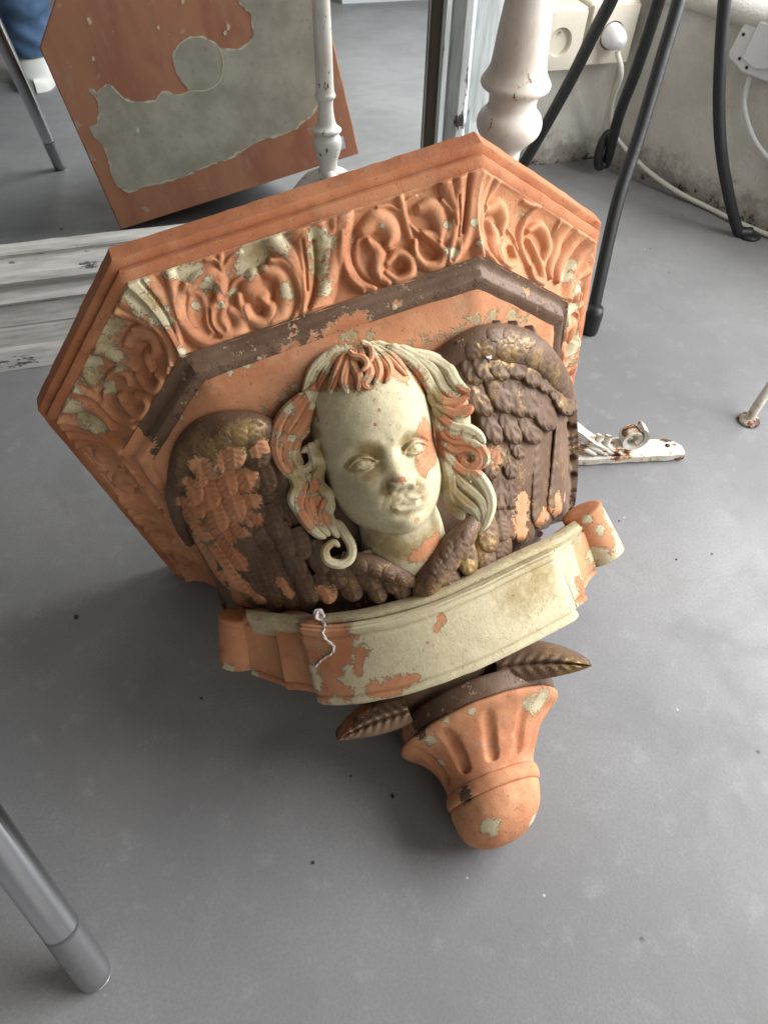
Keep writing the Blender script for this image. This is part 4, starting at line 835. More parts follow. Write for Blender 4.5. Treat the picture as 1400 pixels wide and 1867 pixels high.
# ---- finial
fn = empty('finial'); fn.parent = corbel; fn['label'] = 'terracotta drop finial with a fluted cup'
PT_ = np.array([-.006, -.001, .028]); PR_ = np.array([.0135, .100, .034]); ax = PR_ - PT_; AL = np.linalg.norm(ax); ax /= AL
e1 = np.array([1., 0, 0]); e2 = np.array([0, .0, 1.])      # the cast drop leans, its rings stay square to the shelf
def turned(name, prof, base, sides=160, n=70, flute=False):
    pr = catmull(prof, n); th = np.linspace(0, 2 * np.pi, sides, endpoint=False); r_ = np.repeat(pr[:, 0][:, None], sides, 1); s_ = np.repeat(pr[:, 1][:, None], sides, 1)
    if flute:
        for k in range(-3, 4):
            t0 = k * math.radians(34) + math.radians(4); dth = (th[None] - np.pi / 2 + t0 + np.pi) % (2 * np.pi) - np.pi
            dx = dth * r_; c0, c1 = .0575, .0795; dy = np.maximum(0, np.maximum(c0 - s_, s_ - c1)); q = np.hypot(dx, dy) / (.0052 - .0006 * 0)
            r_ = r_ - .0042 * np.clip(1 - q * q, 0, 1) ** .55
    V = PT_ + s_[..., None] * ax + r_[..., None] * (np.cos(th)[None, :, None] * e1 + np.sin(th)[None, :, None] * e2)
    V = V.reshape(-1, 3); V += np.column_stack([vnoise(V, 130, k) for k in range(3)]) * .0004; V[:, 2] = np.maximum(V[:, 2], .0002)
    return cobj(name, V, gridf(n, sides, cv=True), base, fn)
turned('bulb', [(0, 0), (.011, .0008), (.0200, .004), (.0280, .0105), (.0333, .019), (.0358, .028), (.0362, .0335), (.0348, .0352), (.031, .036)], 'terra')
turned('band', [(.031, .0345), (.0360, .0352), (.0378, .0368), (.0384, .040), (.0378, .0445), (.0360, .0462), (.032, .047)], 'terra', n=40)
turned('cup', [(.032, .0455), (.0360, .0462), (.0365, .049), (.0382, .0545), (.0425, .0635), (.0490, .073), (.0575, .081), (.0645, .0855), (.0672, .0885), (.0668, .0905), (.063, .0918), (.05, .092)], 'terra', n=120, flute=True)
turned('ring', [(.05, .0912), (.0625, .0915), (.0652, .0925), (.0658, .095), (.0658, .102), (.0650, .107), (.0615, .1085), (.05, .109), (.045, .109), (.0, .109)], 'mould', n=60)

# ---- head
F0 = at_w(712, 828, .262); e3 = CL - F0; FD = np.linalg.norm(e3); e3 /= FD
CX = (LR.T @ MC)[:, 0]; h1 = CX - e3 * (CX @ e3); h1 /= np.linalg.norm(h1); h2 = np.cross(e3, h1)
def rotv(v, k, a): return v * math.cos(a) + np.cross(k, v) * math.sin(a) + k * (k @ v) * (1 - math.cos(a))
ra = math.radians(16.5); HX = rotv(h1, e3, ra); HY = rotv(h2, e3, ra); HZ = e3.copy()
ya = math.radians(11); HX, HZ = rotv(HX, HY, ya), rotv(HZ, HY, ya)
pa = math.radians(3); HY, HZ = rotv(HY, HX, pa), rotv(HZ, HX, pa)
rows = np.array([(76, .5, .5), (74.5, 11, 12), (69, 23, 25), (60, 32, 34.5), (47, 37.5, 41), (33, 40.2, 43.5), (20, 40.2, 43), (8, 39.4, 40.5), (0, 38.8, 38), (-8, 38.4, 38.4), (-16, 38.2, 39.2), (-24, 36.6, 39.5), (-32, 33.6, 39.2), (-39.5, 29, 38.2), (-46, 23, 35.6), (-50.5, 16, 31), (-53.2, 9.5, 24), (-54.8, .5, 6)])
nr, nc = 300, 300; RW = catmull(rows, nr); ph = np.linspace(-math.radians(125), math.radians(125), nc)
x = RW[:, 1][:, None] * np.sin(ph); z = RW[:, 2][:, None] * np.cos(ph); y = np.repeat(RW[:, 0][:, None], nc, 1)
def G(cx, cy, sx, sy, xx=None): return np.exp(-.5 * (((x if xx is None else xx) - cx) / sx) ** 2 - .5 * ((y - cy) / sy) ** 2)
def line(pts, w, h, n=24, sharp=2):
    P = catmull(pts, n); q, _ = seg_dist(x, y, [tuple(p) for p in P], np.full(n, w), np.full(n, h)); return h * np.exp(-q ** sharp)
fz = np.zeros_like(x)
for sg in (-1, 1):
    fz -= 3.8 * G(sg * 17, 1.0, 9.0, 5.6) + 1.9 * G(sg * 10.0, 0, 3.6, 4.2)
    ball = 1 - ((x - sg * 18) / 8.6) ** 2 - ((y + .5) / 5.2) ** 2; fz += 3.3 * np.sqrt(np.clip(ball, 0, 1)) ** 1.2
    fz += line([(sg * 9.3, -1.8), (sg * 12.5, 1.2), (sg * 17.5, 2.7), (sg * 22.5, 1.6), (sg * 27, -1.6)], 1.1, 1.9)
    fz -= line([(sg * 9.5, .6), (sg * 13, 3.7), (sg * 18, 5.3), (sg * 23.5, 4.0), (sg * 28, .6)], 1.0, 1.6)
    fz -= line([(sg * 10.5, -1.6), (sg * 13.5, .1), (sg * 17.8, 1.4), (sg * 22, .5), (sg * 25.8, -1.7)], .7, 1.2)
    fz += line([(sg * 10.2, -2.4), (sg * 14, -3.9), (sg * 18.5, -4.4), (sg * 23, -3.5), (sg * 26.3, -1.8)], .9, 1.2)
    fz -= line([(sg * 11, -4.5), (sg * 14, -6.4), (sg * 18.5, -7.2), (sg * 24, -6)], 1.2, .85)
    fz += line([(sg * 5, 8.5), (sg * 12, 11.2), (sg * 20, 12), (sg * 29, 8.5)], 4.0, 1.5)
    fz += 5.2 * G(sg * 19, -21, 9, 9) + 1.2 * G(sg * 14, -30, 7, 7)
    fz -= .28 * np.exp(-((np.hypot(x - sg * 18, y + .6) - 2.3) / .45) ** 2)
    fz += 4.6 * G(sg * 6.2, -19.6, 2.5, 2.5) - 1.3 * line([(sg * 5, -16), (sg * 8.2, -16.6), (sg * 9.6, -19.5), (sg * 8.8, -22.4)], .9, 1)
    fz -= 3.2 * G(sg * 3.6, -22.6, 1.7, 1.1)
    fz -= .5 * G(sg * 10.8, -31.6, 1.7, 1.7) + .45 * line([(sg * 10, -22), (sg * 13.5, -27), (sg * 15, -32)], 1.8, 1)
t_ = np.clip((4 - y) / 22, 0, 1); nose_h = 1.6 + 7.6 * t_ ** 2.0; nose_w = 4.2 + 1.2 * t_
cutn = 1 / (1 + np.exp(-(y + 22.6) / .75)) * smoothstep(14, 1, y)
fz += nose_h * np.exp(-.5 * (x / nose_w) ** 2) * cutn + 3.0 * G(0, -17.8, 3.8, 3.6) * cutn
fz += 2.8 * G(0, -31.0, 9.0, 7.0) - .6 * G(0, -26.3, 1.4, 2.6)
fz += line([(-9, -31.6), (-5.4, -29.7), (-2, -28.5), (0, -29.1), (2, -28.5), (5.4, -29.7), (9, -31.6)], 1.7, 1.05) + line([(-6, -34.4), (-3, -35.6), (0, -35.9), (3, -35.6), (6, -34.4)], 1.9, 1.5)
fz -= line([(-10, -31.7), (-5.4, -32.0), (-2, -32.3), (0, -32.8), (2, -32.3), (5.4, -32.0), (10, -31.7)], .7, 1.25)
fz -= 2.0 * G(0, -39.8, 7, 1.8); fz += 3.2 * G(0, -47.0, 8.0, 4.8)
fz *= smoothstep(.02, .35, np.cos(ph))[None]
z = z + fz
HO = F0 - HZ * .0385
def hp(x, y, z): return HO + (np.asarray(x)[..., None] * HX + np.asarray(y)[..., None] * HY + np.asarray(z)[..., None] * HZ) * .001
V = hp(x, y, z).reshape(-1, 3); V += (vnoise(V, 210, 4) * .00018)[:, None] * e3
f = gridf(nr, nc); k = nr * nc // 2; fi = f[len(f) // 2]; 
if np.cross(V[fi[1]] - V[fi[0]], V[fi[2]] - V[fi[1]]) @ e3 < 0: f = f[:, ::-1].copy()
head = cobj('head', V, f, 'cream'); HV, HF = V, f; head['label'] = 'cream painted cherub face with a chipped nose'
# neck
P = catmull([hp(0, -28, -4), hp(1, -46, -4), hp(2, -60, -11), hp(2, -76, -26)], 24); V, F = tube(P, np.linspace(.026, .031, 24), 40, upv=e3); cobj('neck', V, F, 'cream', head)

# ---- hair: swept locks, depth taken from the head or the body behind it
bvh = BVHTree.FromPolygons([Vector(v) for v in HV[:]], [tuple(q) for q in HF[:].tolist()])
def lock(pts, r0=27, r1=13, lift=0.0, base='cream', rm=None, back=.030, gro=.13):
    L = [Z1(*q[:2]) for q in pts]; n = max(16, 8 * len(pts)); Q = catmull(np.array(L), n); r = rays_l(Q[:, 0], Q[:, 1]); r /= np.linalg.norm(r, axis=1)[:, None]
    te = np.linalg.norm(on_env(Q[:, 0], Q[:, 1], .006) - CL, axis=1); tt = []
    for k in range(n):
        h = bvh.ray_cast(Vector(CL), Vector(r[k]))
        tt.append(min(h[3] if h[0] is not None else 9, FD + back, te[k]))
    tt = np.array(tt); ker = np.array([1, 2, 3, 4, 3, 2, 1]) / 16.; tt = np.convolve(np.pad(tt, 3, mode='edge'), ker, 'valid')
    s_ = np.linspace(0, 1, n); rm = rm or max(r0, r1) * 1.1
    rad = np.where(s_ < .5, r0 + (rm - r0) * np.sin(np.pi * s_), r1 + (rm - r1) * np.sin(np.pi * s_)) / 3.0435 * FD / FPX
    rad = rad * np.sqrt(np.clip(1 - np.maximum(0, (s_ - .9) / .1) ** 2, .02, 1)) * np.sqrt(np.clip(1 - np.maximum(0, (.06 - s_) / .06) ** 2, .05, 1))
    C_ = CL + r * (tt - lift)[:, None]; V, F = tube(C_, rad, 22, flat=.75, groove=gro, gn=6, upv=e3); return cobj('hair_lock', V, F, base, head)
TOP = [[(480, 120), (400, 190), (340, 280), (285, 385)], [(500, 120), (440, 205), (400, 300), (365, 395)], [(505, 125), (465, 230), (445, 320), (470, 390)], [(515, 125), (500, 220), (535, 300), (525, 375)], [(530, 120), (560, 200), (590, 270), (560, 335), (590, 365)],
       [(545, 115), (610, 190), (640, 270), (615, 345)], [(570, 110), (650, 180), (700, 260), (680, 330)], [(590, 105), (690, 170), (760, 240), (800, 290)], [(620, 105), (740, 160), (830, 230), (880, 345)], [(450, 125), (370, 190), (300, 260), (255, 370)], [(430, 130), (340, 190), (270, 270), (220, 400)]]
def strands(p_, lift, w, amt):
    P = np.array(p_, float); T = np.gradient(P, axis=0); T /= np.linalg.norm(T, axis=1)[:, None] + 1e-9; N = np.stack([-T[:, 1], T[:, 0]], 1)
    for sgn in (-1, 1):
        o_ = sgn * amt * rng.uniform(.7, 1.2) * np.sin(np.linspace(.5, np.pi - .25, len(P)))[:, None]
        lock((P + N * o_)[: None], w, w * .55, lift, rm=w * 1.25, gro=.08)
for k, p_ in enumerate(TOP): lock(p_, 20, 12, .0015, rm=27); strands(p_, .0024, 10, 12)
lock([(470, 150), (500, 180), (550, 190), (575, 230), (540, 270)], 16, 9, .006, rm=20); lock([(540, 100), (590, 130), (600, 190), (570, 230)], 14, 8, .006, rm=18)
RGT = [[(690, 120), (800, 185), (870, 250), (920, 330), (960, 400), (1010, 415)], [(740, 130), (870, 195), (950, 270), (995, 350), (1050, 400), (1100, 385)], [(790, 160), (930, 190), (1020, 250), (1060, 320), (1110, 365), (1150, 375)], [(860, 260), (940, 350), (990, 425), (1060, 430), (1140, 400)], [(920, 380), (980, 460), (1060, 500), (1130, 480), (1160, 450)],
       [(950, 450), (1000, 530), (1060, 575), (1130, 590), (1190, 620), (1230, 670)], [(960, 520), (1000, 610), (1060, 650), (1140, 660), (1205, 700), (1230, 760), (1190, 810)], [(990, 640), (1050, 700), (1120, 690), (1180, 715), (1190, 770), (1145, 795), (1105, 765), (1125, 730)],
       [(1000, 690), (1050, 770), (1110, 820), (1175, 840), (1230, 910), (1258, 1000), (1240, 1090), (1212, 1150)], [(1040, 800), (1090, 880), (1150, 930), (1205, 985), (1228, 1060), (1215, 1120)], [(1030, 850), (1060, 930), (1120, 990), (1180, 1040), (1205, 1100)], [(1010, 760), (1040, 850), (1050, 950), (1080, 1010)], [(1000, 560), (1050, 620), (1120, 625), (1200, 660)]]
for k, p_ in enumerate(RGT):
    lock(p_, 27, 15, .004, rm=38)
    strands(p_, .0048, 12, 15)
LFT = [[(300, 350), (230, 420), (170, 520), (130, 600), (140, 700)], [(270, 420), (240, 500), (195, 580), (150, 640), (130, 720), (155, 800), (215, 835)], [(250, 480), (225, 560), (170, 620), (100, 650), (85, 720), (120, 800), (190, 850)], [(255, 570), (190, 640), (160, 720), (185, 795), (245, 805), (280, 750), (250, 695), (210, 715)], [(240, 390), (130, 490), (75, 600), (70, 700), (110, 800), (180, 880)],
       [(295, 690), (320, 780), (290, 860), (325, 920), (360, 960), (330, 1030), (325, 1090), (355, 1160)], [(240, 830), (280, 900), (250, 980), (270, 1060), (330, 1130), (370, 1180)], [(190, 850), (220, 930), (200, 1010), (240, 1090), (300, 1160), (350, 1190)], [(400, 1090), (455, 1170), (490, 1240), (480, 1305), (425, 1335), (360, 1315), (345, 1255), (390, 1215), (425, 1240)], [(340, 900), (365, 1000), (350, 1060), (385, 1130), (420, 1190)], [(260, 660), (290, 740), (285, 830)], [(150, 820), (190, 900), (170, 980), (200, 1060)]]
lock([(330, 300), (200, 500), (120, 640), (130, 770), (220, 870), (240, 1000), (320, 1130)], 44, 30, .0, rm=66, gro=.05)
lock([(740, 170), (920, 260), (1040, 360), (1080, 470), (1090, 600), (1110, 720), (1090, 830), (1130, 930), (1180, 1040)], 44, 28, .0, rm=64, gro=.05)
lock([(250, 420), (190, 560), (160, 700), (220, 830)], 38, 30, .001, rm=52, gro=.05)
lock([(300, 640), (310, 760), (300, 880), (340, 1000), (370, 1120)], 34, 20, .0, rm=42, gro=.05)
lock([(960, 420), (990, 560), (1010, 700), (1040, 840), (1080, 960), (1130, 1050)], 34, 18, .0, rm=44, gro=.05)
lock([(270, 830), (300, 940), (310, 1060)], 34, 26, .001, rm=46, gro=.05)
lock([(1000, 680), (1020, 850), (1050, 980), (1110, 1090)], 36, 22, .0, rm=50, gro=.05)
for k, p_ in enumerate(LFT): lock(p_, 27, 15, .004, rm=37 if k not in (3, 8) else 26); strands(p_, .0048, 12 if k not in (3, 8) else 6.5, 14 if k not in (3, 8) else 9)

# ------------------------------------------------------------------ shelf top as seen in the mirror: torn grey paper and a label
def on_top(px, py, dv=0.0):
    P = on_top_raw(px, py, dv); P[2] = min(P[2], W2 - .022); P[0] = np.clip(P[0], -(HA - .02), HA - .02)
    lim = W2 - .025 - max(0, abs(P[0]) - HB + .01); P[2] = min(P[2], lim); return P
def on_top_raw(px, py, dv=0.0):
    o_, d_ = mray(px, py); o_ = LR.T @ (o_ - LO); d_ = LR.T @ d_; s_ = (VT + dv - o_[1]) / d_[1]; return o_ + d_ * s_
OUT = [(240, 352), (222, 343), (208, 330), (203, 300), (192, 272), (172, 250), (163, 236), (181, 230), (184, 205), (178, 182), (165, 166), (180, 172), (197, 158), (212, 170), (235, 187), (262, 189), (285, 187), (299, 172), (320, 176), (345, 168), (328, 140), (319, 108), (327, 86), (345, 74), (372, 71), (396, 86), (412, 94), (432, 94), (456, 82), (466, 55), (458, 25), (440, 4), (425, -25), (440, -70), (600, -70), (607, 20), (608, 60), (600, 120), (577, 200), (555, 222), (530, 241), (502, 250), (478, 257), (440, 278), (420, 289), (400, 295), (362, 312), (330, 326), (300, 334), (262, 342)]
def fan(pts, dv, grow, seed):
    P = catmull(np.array(pts + pts[:1]), 260)[:-1]; c = P.mean(0)
    T = np.roll(P, -1, 0) - np.roll(P, 1, 0); N = np.stack([T[:, 1], -T[:, 0]], 1); N /= np.linalg.norm(N, axis=1)[:, None]
    area2 = np.sum(P[:, 0] * np.roll(P[:, 1], -1) - np.roll(P[:, 0], -1) * P[:, 1]); N = N if area2 > 0 else -N
    jn = vnoise(np.column_stack([P, np.zeros(len(P))]), .12, seed) * 2.6 + vnoise(np.column_stack([P, np.zeros(len(P))]), .4, seed + 1) * 1.6
    P = P + N * (grow + jn)[:, None]; return [on_top(*q, dv) for q in P]
M_SHELFTOP = None
def ngon(name, P, mat, thick, parent):
    P = np.array(P); n = len(P); V = np.vstack([P, P - [0, thick, 0]]); F = [tuple(range(n))] + [(k, (k + 1) % n, (k + 1) % n + n, k + n) for k in range(n)]
    o = obj(name, V, F, mat, parent, smooth=False); return o
s = NT('grey_wall_paper'); v = s.coord('Object'); n1 = s.noise(v, 18, 5, .6); n2 = s.noise(v, 120, 4, .6)
c = s.mix(s.ramp(n1, .3, .7), hexc(184, 175, 160), hexc(156, 148, 134)); c = s.mix(s.math('MULTIPLY', s.ramp(n2, .6, .7), .3), c, hexc(96, 90, 84)); M_PAPER = s.fin(c, .7, s.bump(n2, .0005, .5))
M_PAPER_EDGE = mat_plain('torn_paper_edge', hexc(214, 205, 178), .8, 0, .15, 200, .0004)
M_LABEL = mat_plain('label_paper', hexc(205, 205, 222), .6, 0, .08, 200, 0)
s = NT('worn_shelf_top'); v = s.coord('Object', (1, 1, .35)); n1 = s.noise(v, 16, 5, .6, .6); n2 = s.noise(v, 70, 5, .65); n3 = s.noise(s.coord('Object'), 40, 4, .6)
c = s.mix(s.ramp(n1, .35, .68), (.46, .20, .11), (.36, .135, .08)); c = s.mix(s.math('MULTIPLY', s.ramp(n2, .52, .75), .45), c, (.52, .30, .22)); c = s.mix(s.math('MULTIPLY', s.ramp(n3, .62, .7), .5), c, (.55, .45, .40))
M_SHELFTOP = s.fin(c, .6, s.bump(n2, .0006, .6))
# a thin worn skin over the shelf top, so that it differs from the painted sides
p_ = octo(.0022); V = np.column_stack([p_[:, 0], np.full(6, VT + .0006), p_[:, 1]]); V[:, 2] = np.maximum(V[:, 2], .0005)
ngon('shelf_top_skin', V, M_SHELFTOP, .0005, shelf)
ngon('torn_paper_edge', fan(OUT, .0011, 2.6, 5), M_PAPER_EDGE, .0004, shelf); ngon('torn_paper', fan(OUT, .0016, .2, 9), M_PAPER, .0004, shelf)
arc = catmull(np.array([(398, 86), (407, 105), (408, 130), (400, 152), (378, 166), (350, 168)]), 40); cen = np.array([365, 118]); dr = arc - cen; dr /= np.linalg.norm(dr, axis=1)[:, None]
wv = 1.6 + 1.3 * vnoise(np.column_stack([arc, arc[:, 0]]), .15, 3); ngon('torn_paper_edge', [on_top(*q, .0022) for q in np.vstack([arc + dr * wv[:, None], (arc - dr * .6)[::-1]])], M_PAPER_EDGE, .0004, shelf)
ngon('price_label', [on_top(*q, .0015) for q in ((617, 253), (642, 246), (647, 268), (621, 276))], M_LABEL, .0004, shelf)
for cx, cy, r_ in ((165, 42, 6), (171, 110, 5), (162, 38, 4), (252, 240, 5), (290, 52, 4), (418, 52, 6), (412, 62, 5), (335, 4, 5)):
    ngon('paint_chip', [on_top(cx + r_ * (1 + .4 * random.uniform(-1, 1)) * math.cos(t) * .6, cy + r_ * (1 + .4 * random.uniform(-1, 1)) * math.sin(t), .0019) for t in np.linspace(0, 2 * np.pi, 9)[:-1]], M_PAPER_EDGE, .0004, shelf)

# ------------------------------------------------------------------ paint wear
allv, allf, off = [], [], 0
for o, b in CORB:
    me = o.data; n = len(me.vertices); c = np.empty(n * 3, np.float32); me.vertices.foreach_get('co', c); allv.append(c.reshape(-1, 3))
    me.calc_loop_triangles(); m = len(me.loop_triangles); t = np.empty(m * 3, np.int32); me.loop_triangles.foreach_get('vertices', t); allf.append(t.reshape(-1, 3) + off); off += n
AV = np.vstack(allv).astype(float); AF = np.vstack(allf)
big = BVHTree.FromPolygons(AV.tolist(), AF.tolist())
def hit(px, py):
    r = rays_l(px, py); h = big.ray_cast(Vector(CL), Vector(r / np.linalg.norm(r))); return (np.array(h[0]), h[3]) if h[0] is not None else (None, None)
NMD = np.concatenate([np.full(len(v), o.name.split('.')[0] == 'moulding') for (o, b), v in zip(CORB, allv)])
NM = np.concatenate([np.full(len(v), o.name.split('.')[0] == 'body') for (o, b), v in zip(CORB, allv)])
ATT = np.zeros((len(AV), 4)); k = 0
for (o, b), v in zip(CORB, allv): 
    ATT[k:k + len(v)] = BASES[b]
    if o.name in RES: ATT[k:k + len(v), 0] = RES[o.name]
    k += len(v)
LAY = dict(c=0, b=1, g=2, o=3)
def stain(lay, sign, Zf, pts, soft=1.0, only=None, amp=1.0):
    """pts: (x,y,radius) in zoom pixels; a chain of blobs on the surface"""
    sc = {Z1: 3.0435, Z2: 2.1875, Z3: 2.692, Z4: 2.8, Z5: 3.3333, Z6: 1.795, None: 1.0}[Zf]; L = LAY[lay]
    for x_, y_, r_ in pts:
        q = Zf(x_, y_) if Zf else (x_, y_); P, d = hit(*q)
        if P is None: continue
        R_ = 1.22 * r_ / sc * d / FPX; D_ = np.linalg.norm(AV - P, axis=1); s_ = amp * np.clip((1 - D_ / R_) * soft * .8, -1, .85); m = (D_ < R_ * 1.6) if not only else (D_ < R_ * 1.6) & NM
        if sign > 0: ATT[m, L] = np.maximum(ATT[m, L], s_[m])
        else: ATT[m, L] = np.minimum(ATT[m, L], -s_[m])

C_P = lambda Zf, *P, **k: stain('c', 1, Zf, P, **k)
C_M = lambda Zf, *P, **k: stain('c', -1, Zf, P, **k)
B_P = lambda Zf, *P, **k: stain('b', 1, Zf, P, **k)
B_M = lambda Zf, *P, **k: stain('b', -1, Zf, P, **k)
G_P = lambda Zf, *P, **k: stain('g', 1, Zf, P, **{'amp': .42, **k})
O_P = lambda Zf, *P, **k: stain('o', 1, Zf, P, **k)
# frieze
C_P(Z2, (400, 700, 50), (450, 770, 45), (500, 820, 35), (340, 720, 30), (560, 640, 30), (620, 650, 35), (660, 640, 20), (740, 540, 22), (880, 560, 45), (900, 530, 40), (850, 640, 25), (960, 500, 50), (975, 530, 35), (1090, 420, 30), (1120, 400, 25), (1120, 500, 30), (1170, 520, 28), (1130, 560, 35), (1140, 640, 30), (1160, 700, 28), (800, 730, 22), (1010, 720, 25), (590, 970, 28), (700, 700, 25), (650, 780, 12), (750, 780, 12), (1230, 390, 22))
C_P(Z4, (330, 370, 50), (400, 420, 35), (450, 470, 35), (300, 530, 45), (430, 260, 35), (390, 280, 25), (290, 440, 40), (400, 570, 30), (200, 690, 55), (280, 720, 45), (340, 780, 35), (210, 590, 25), (240, 610, 20))
C_P(Z3, (350, 310, 14), (450, 270, 10), (560, 245, 20), (740, 220, 35), (690, 230, 25), (70, 490, 22), (710, 560, 18), (735, 650, 18), (605, 700, 30), (880, 270, 22), (1160, 820, 35), (1180, 760, 25), (1290, 600, 15), (1220, 880, 25), (1190, 960, 30), (1170, 1000, 25), (1210, 1150, 45), (1180, 1180, 35), (1180, 1230, 30), (580, 570, 14), (260, 570, 12))
C_P(Z5, (960, 30, 30), (980, 100, 30), (1020, 200, 35), (990, 260, 30), (1010, 340, 30), (1030, 420, 20))
O_P(Z2, (480, 760, 30), (900, 560, 35), (1120, 560, 25), (1130, 640, 25), amp=.55); O_P(Z4, (430, 260, 30), (330, 380, 45), (300, 530, 45), (280, 720, 30), amp=.6)
# moulding
B_M(None, (660, 578, 13), (630, 592, 13), (600, 604, 12), (570, 617, 11), (540, 628, 9)); B_M(Z4, (590, 860, 42), (550, 930, 42), (545, 1000, 60)); left = NMD & (AV[:, 0] < -.146); ATT[left, 1] = -.9
B_M(None, (520, 640, 9), (480, 655, 8), (420, 680, 7), (720, 556, 8), (960, 533, 7))
C_P(Z3, (260, 990, 15), (330, 975, 15), (420, 950, 15), (520, 920, 15), (620, 890, 15), (700, 860, 15), (760, 850, 14), (850, 880, 15), (950, 920, 15), (1050, 960, 15), (1110, 985, 15), (1125, 1050, 15), (1130, 1100, 15))
C_P(Z4, (860, 530, 24), (930, 500, 22), (1000, 490, 20), (1080, 460, 20), (1150, 430, 18), (1210, 400, 18), (820, 600, 18), (780, 680, 18), (740, 740, 22))
# ochre-edged cream around the wing tops
for fn_, a_ in ((C_P, .8), (O_P, .75)):
    fn_(Z3, (960, 1040, 22), (900, 1010, 26), (800, 1010, 26), (720, 1025, 24), (640, 1070, 22), (560, 1110, 22), (480, 1140, 22), (400, 1150, 24), (300, 1150, 24), (200, 1120, 24), (120, 1105, 22), (60, 1115, 20), amp=a_); fn_(Z4, (1180, 690, 22), (1270, 640, 24), (1340, 590, 24), amp=a_)
# hair
C_M(Z1, (500, 170, 70), (560, 220, 60), (520, 300, 60), (450, 200, 60), (440, 280, 50), (640, 250, 60), (700, 230, 60), (760, 270, 50), (850, 300, 45), (870, 340, 30), (400, 330, 30), (330, 330, 40), (560, 350, 30), (280, 350, 25))
C_M(Z1, (150, 600, 60), (110, 650, 55), (90, 720, 50), (120, 790, 45), (210, 560, 50), (180, 680, 25), (250, 520, 40), (200, 440, 40), (280, 900, 35), (300, 1000, 40), (330, 1090, 40), (220, 980, 40), (240, 1080, 45), (100, 560, 50))
C_M(Z1, (1130, 400, 50), (1040, 440, 50), (1090, 450, 50), (1140, 470, 45), (1010, 540, 35), (1010, 620, 40), (1080, 660, 45), (1150, 660, 40), (1210, 720, 40), (1180, 790, 40), (1110, 720, 40), (1050, 690, 35), (1100, 790, 40))
C_P(Z1, (1070, 590, 30), (1130, 620, 30), (1180, 650, 25), (160, 640, 18), (180, 740, 30), (210, 790, 25))
# face and neck
C_M(Z1, (900, 590, 45), (930, 640, 50), (960, 700, 50), (940, 740, 40), (990, 720, 30), (880, 800, 26), (890, 830, 22), (870, 740, 25)); C_M(Z1, (765, 865, 22), (850, 1095, 14), (640, 480, 6), (620, 560, 5)); C_M(Z1, (890, 770, 40), (920, 690, 45))

C_M(Z1, (900, 1270, 50), (850, 1290, 40), (960, 1200, 40), (740, 1280, 25))
O_P(Z1, (620, 720, 50), (570, 700, 45), (500, 800, 30), (600, 840, 40), (650, 800, 40), (790, 640, 35), (800, 690, 30), (840, 620, 25))
O_P(Z1, (690, 900, 35), (690, 940, 30), (720, 960, 25), (870, 930, 25), (850, 890, 20), (720, 1035, 22), (800, 1050, 20), (890, 960, 20), amp=.6)
O_P(Z1, (480, 810, 16), (510, 770, 14), (560, 745, 14), (610, 755, 14), (540, 815, 14), (590, 800, 14), (795, 690, 14), (820, 650, 14), (870, 630, 14), (840, 705, 14), amp=1.0)
O_P(Z1, (700, 1230, 70), (800, 1260, 60), (620, 1170, 60), (900, 1200, 50), (960, 1130, 40), amp=1.0)
O_P(Z1, (320, 700, 40), (350, 830, 40), (300, 600, 30), (1010, 1040, 50), (1040, 900, 40), (980, 500, 40), (960, 420, 40), (990, 620, 30), (200, 760, 40), (230, 720, 30), (300, 830, 50), (320, 900, 40), (280, 960, 50), (200, 880, 50), (430, 1260, 50), (360, 1250, 40), (600, 1200, 50), (680, 1230, 50), (1060, 1020, 50), (1100, 960, 50), (1060, 900, 50), (1150, 990, 35))
# wings
G_P(Z5, (640, 260, 70), (720, 200, 60), (560, 300, 50), (480, 300, 50), (780, 350, 60), (500, 560, 50), (540, 430, 40), (900, 420, 50), (960, 560, 50), (400, 1550, 60), (520, 1430, 50), (380, 1600, 60), (350, 1560, 60)); G_P(Z4, (850, 830, 80), (950, 880, 90), (1050, 840, 80), (1120, 800, 60), (780, 950, 60), (740, 1050, 50)); G_P(Z6, (760, 180, 60), (720, 210, 50), (860, 90, 40), (900, 30, 40), (1200, 400, 60))
B_M(Z4, (880, 1000, 70), (1000, 960, 70), (1040, 930, 50), (930, 1080, 80), (840, 1100, 70), (1000, 1080, 80), (1080, 1050, 60), (800, 1200, 70), (880, 1200, 80), (960, 1200, 80), (1050, 1200, 70), (1110, 1150, 50), (1120, 1250, 50), (850, 1300, 80), (940, 1320, 80), (1020, 1300, 60), (1080, 1330, 35), (880, 1420, 80), (970, 1430, 80), (1040, 1460, 60), (930, 1520, 70), (1020, 1560, 60), (1090, 1600, 50), (1040, 1640, 50), (1150, 1660, 40), (1180, 880, 35), (1140, 910, 30), (1270, 1580, 35), (1300, 1630, 30), (1060, 1680, 50), soft=2.2)
B_M(Z6, (390, 190, 35), (430, 220, 30), (370, 180, 20))
B_M(Z5, (710, 1200, 60), (700, 1300, 60), (710, 1380, 50), (830, 1290, 45), (860, 1240, 40), (930, 1230, 50), (960, 1150, 25), (920, 1180, 50), (540, 880, 50), (560, 920, 40), (500, 910, 40), (540, 960, 30))
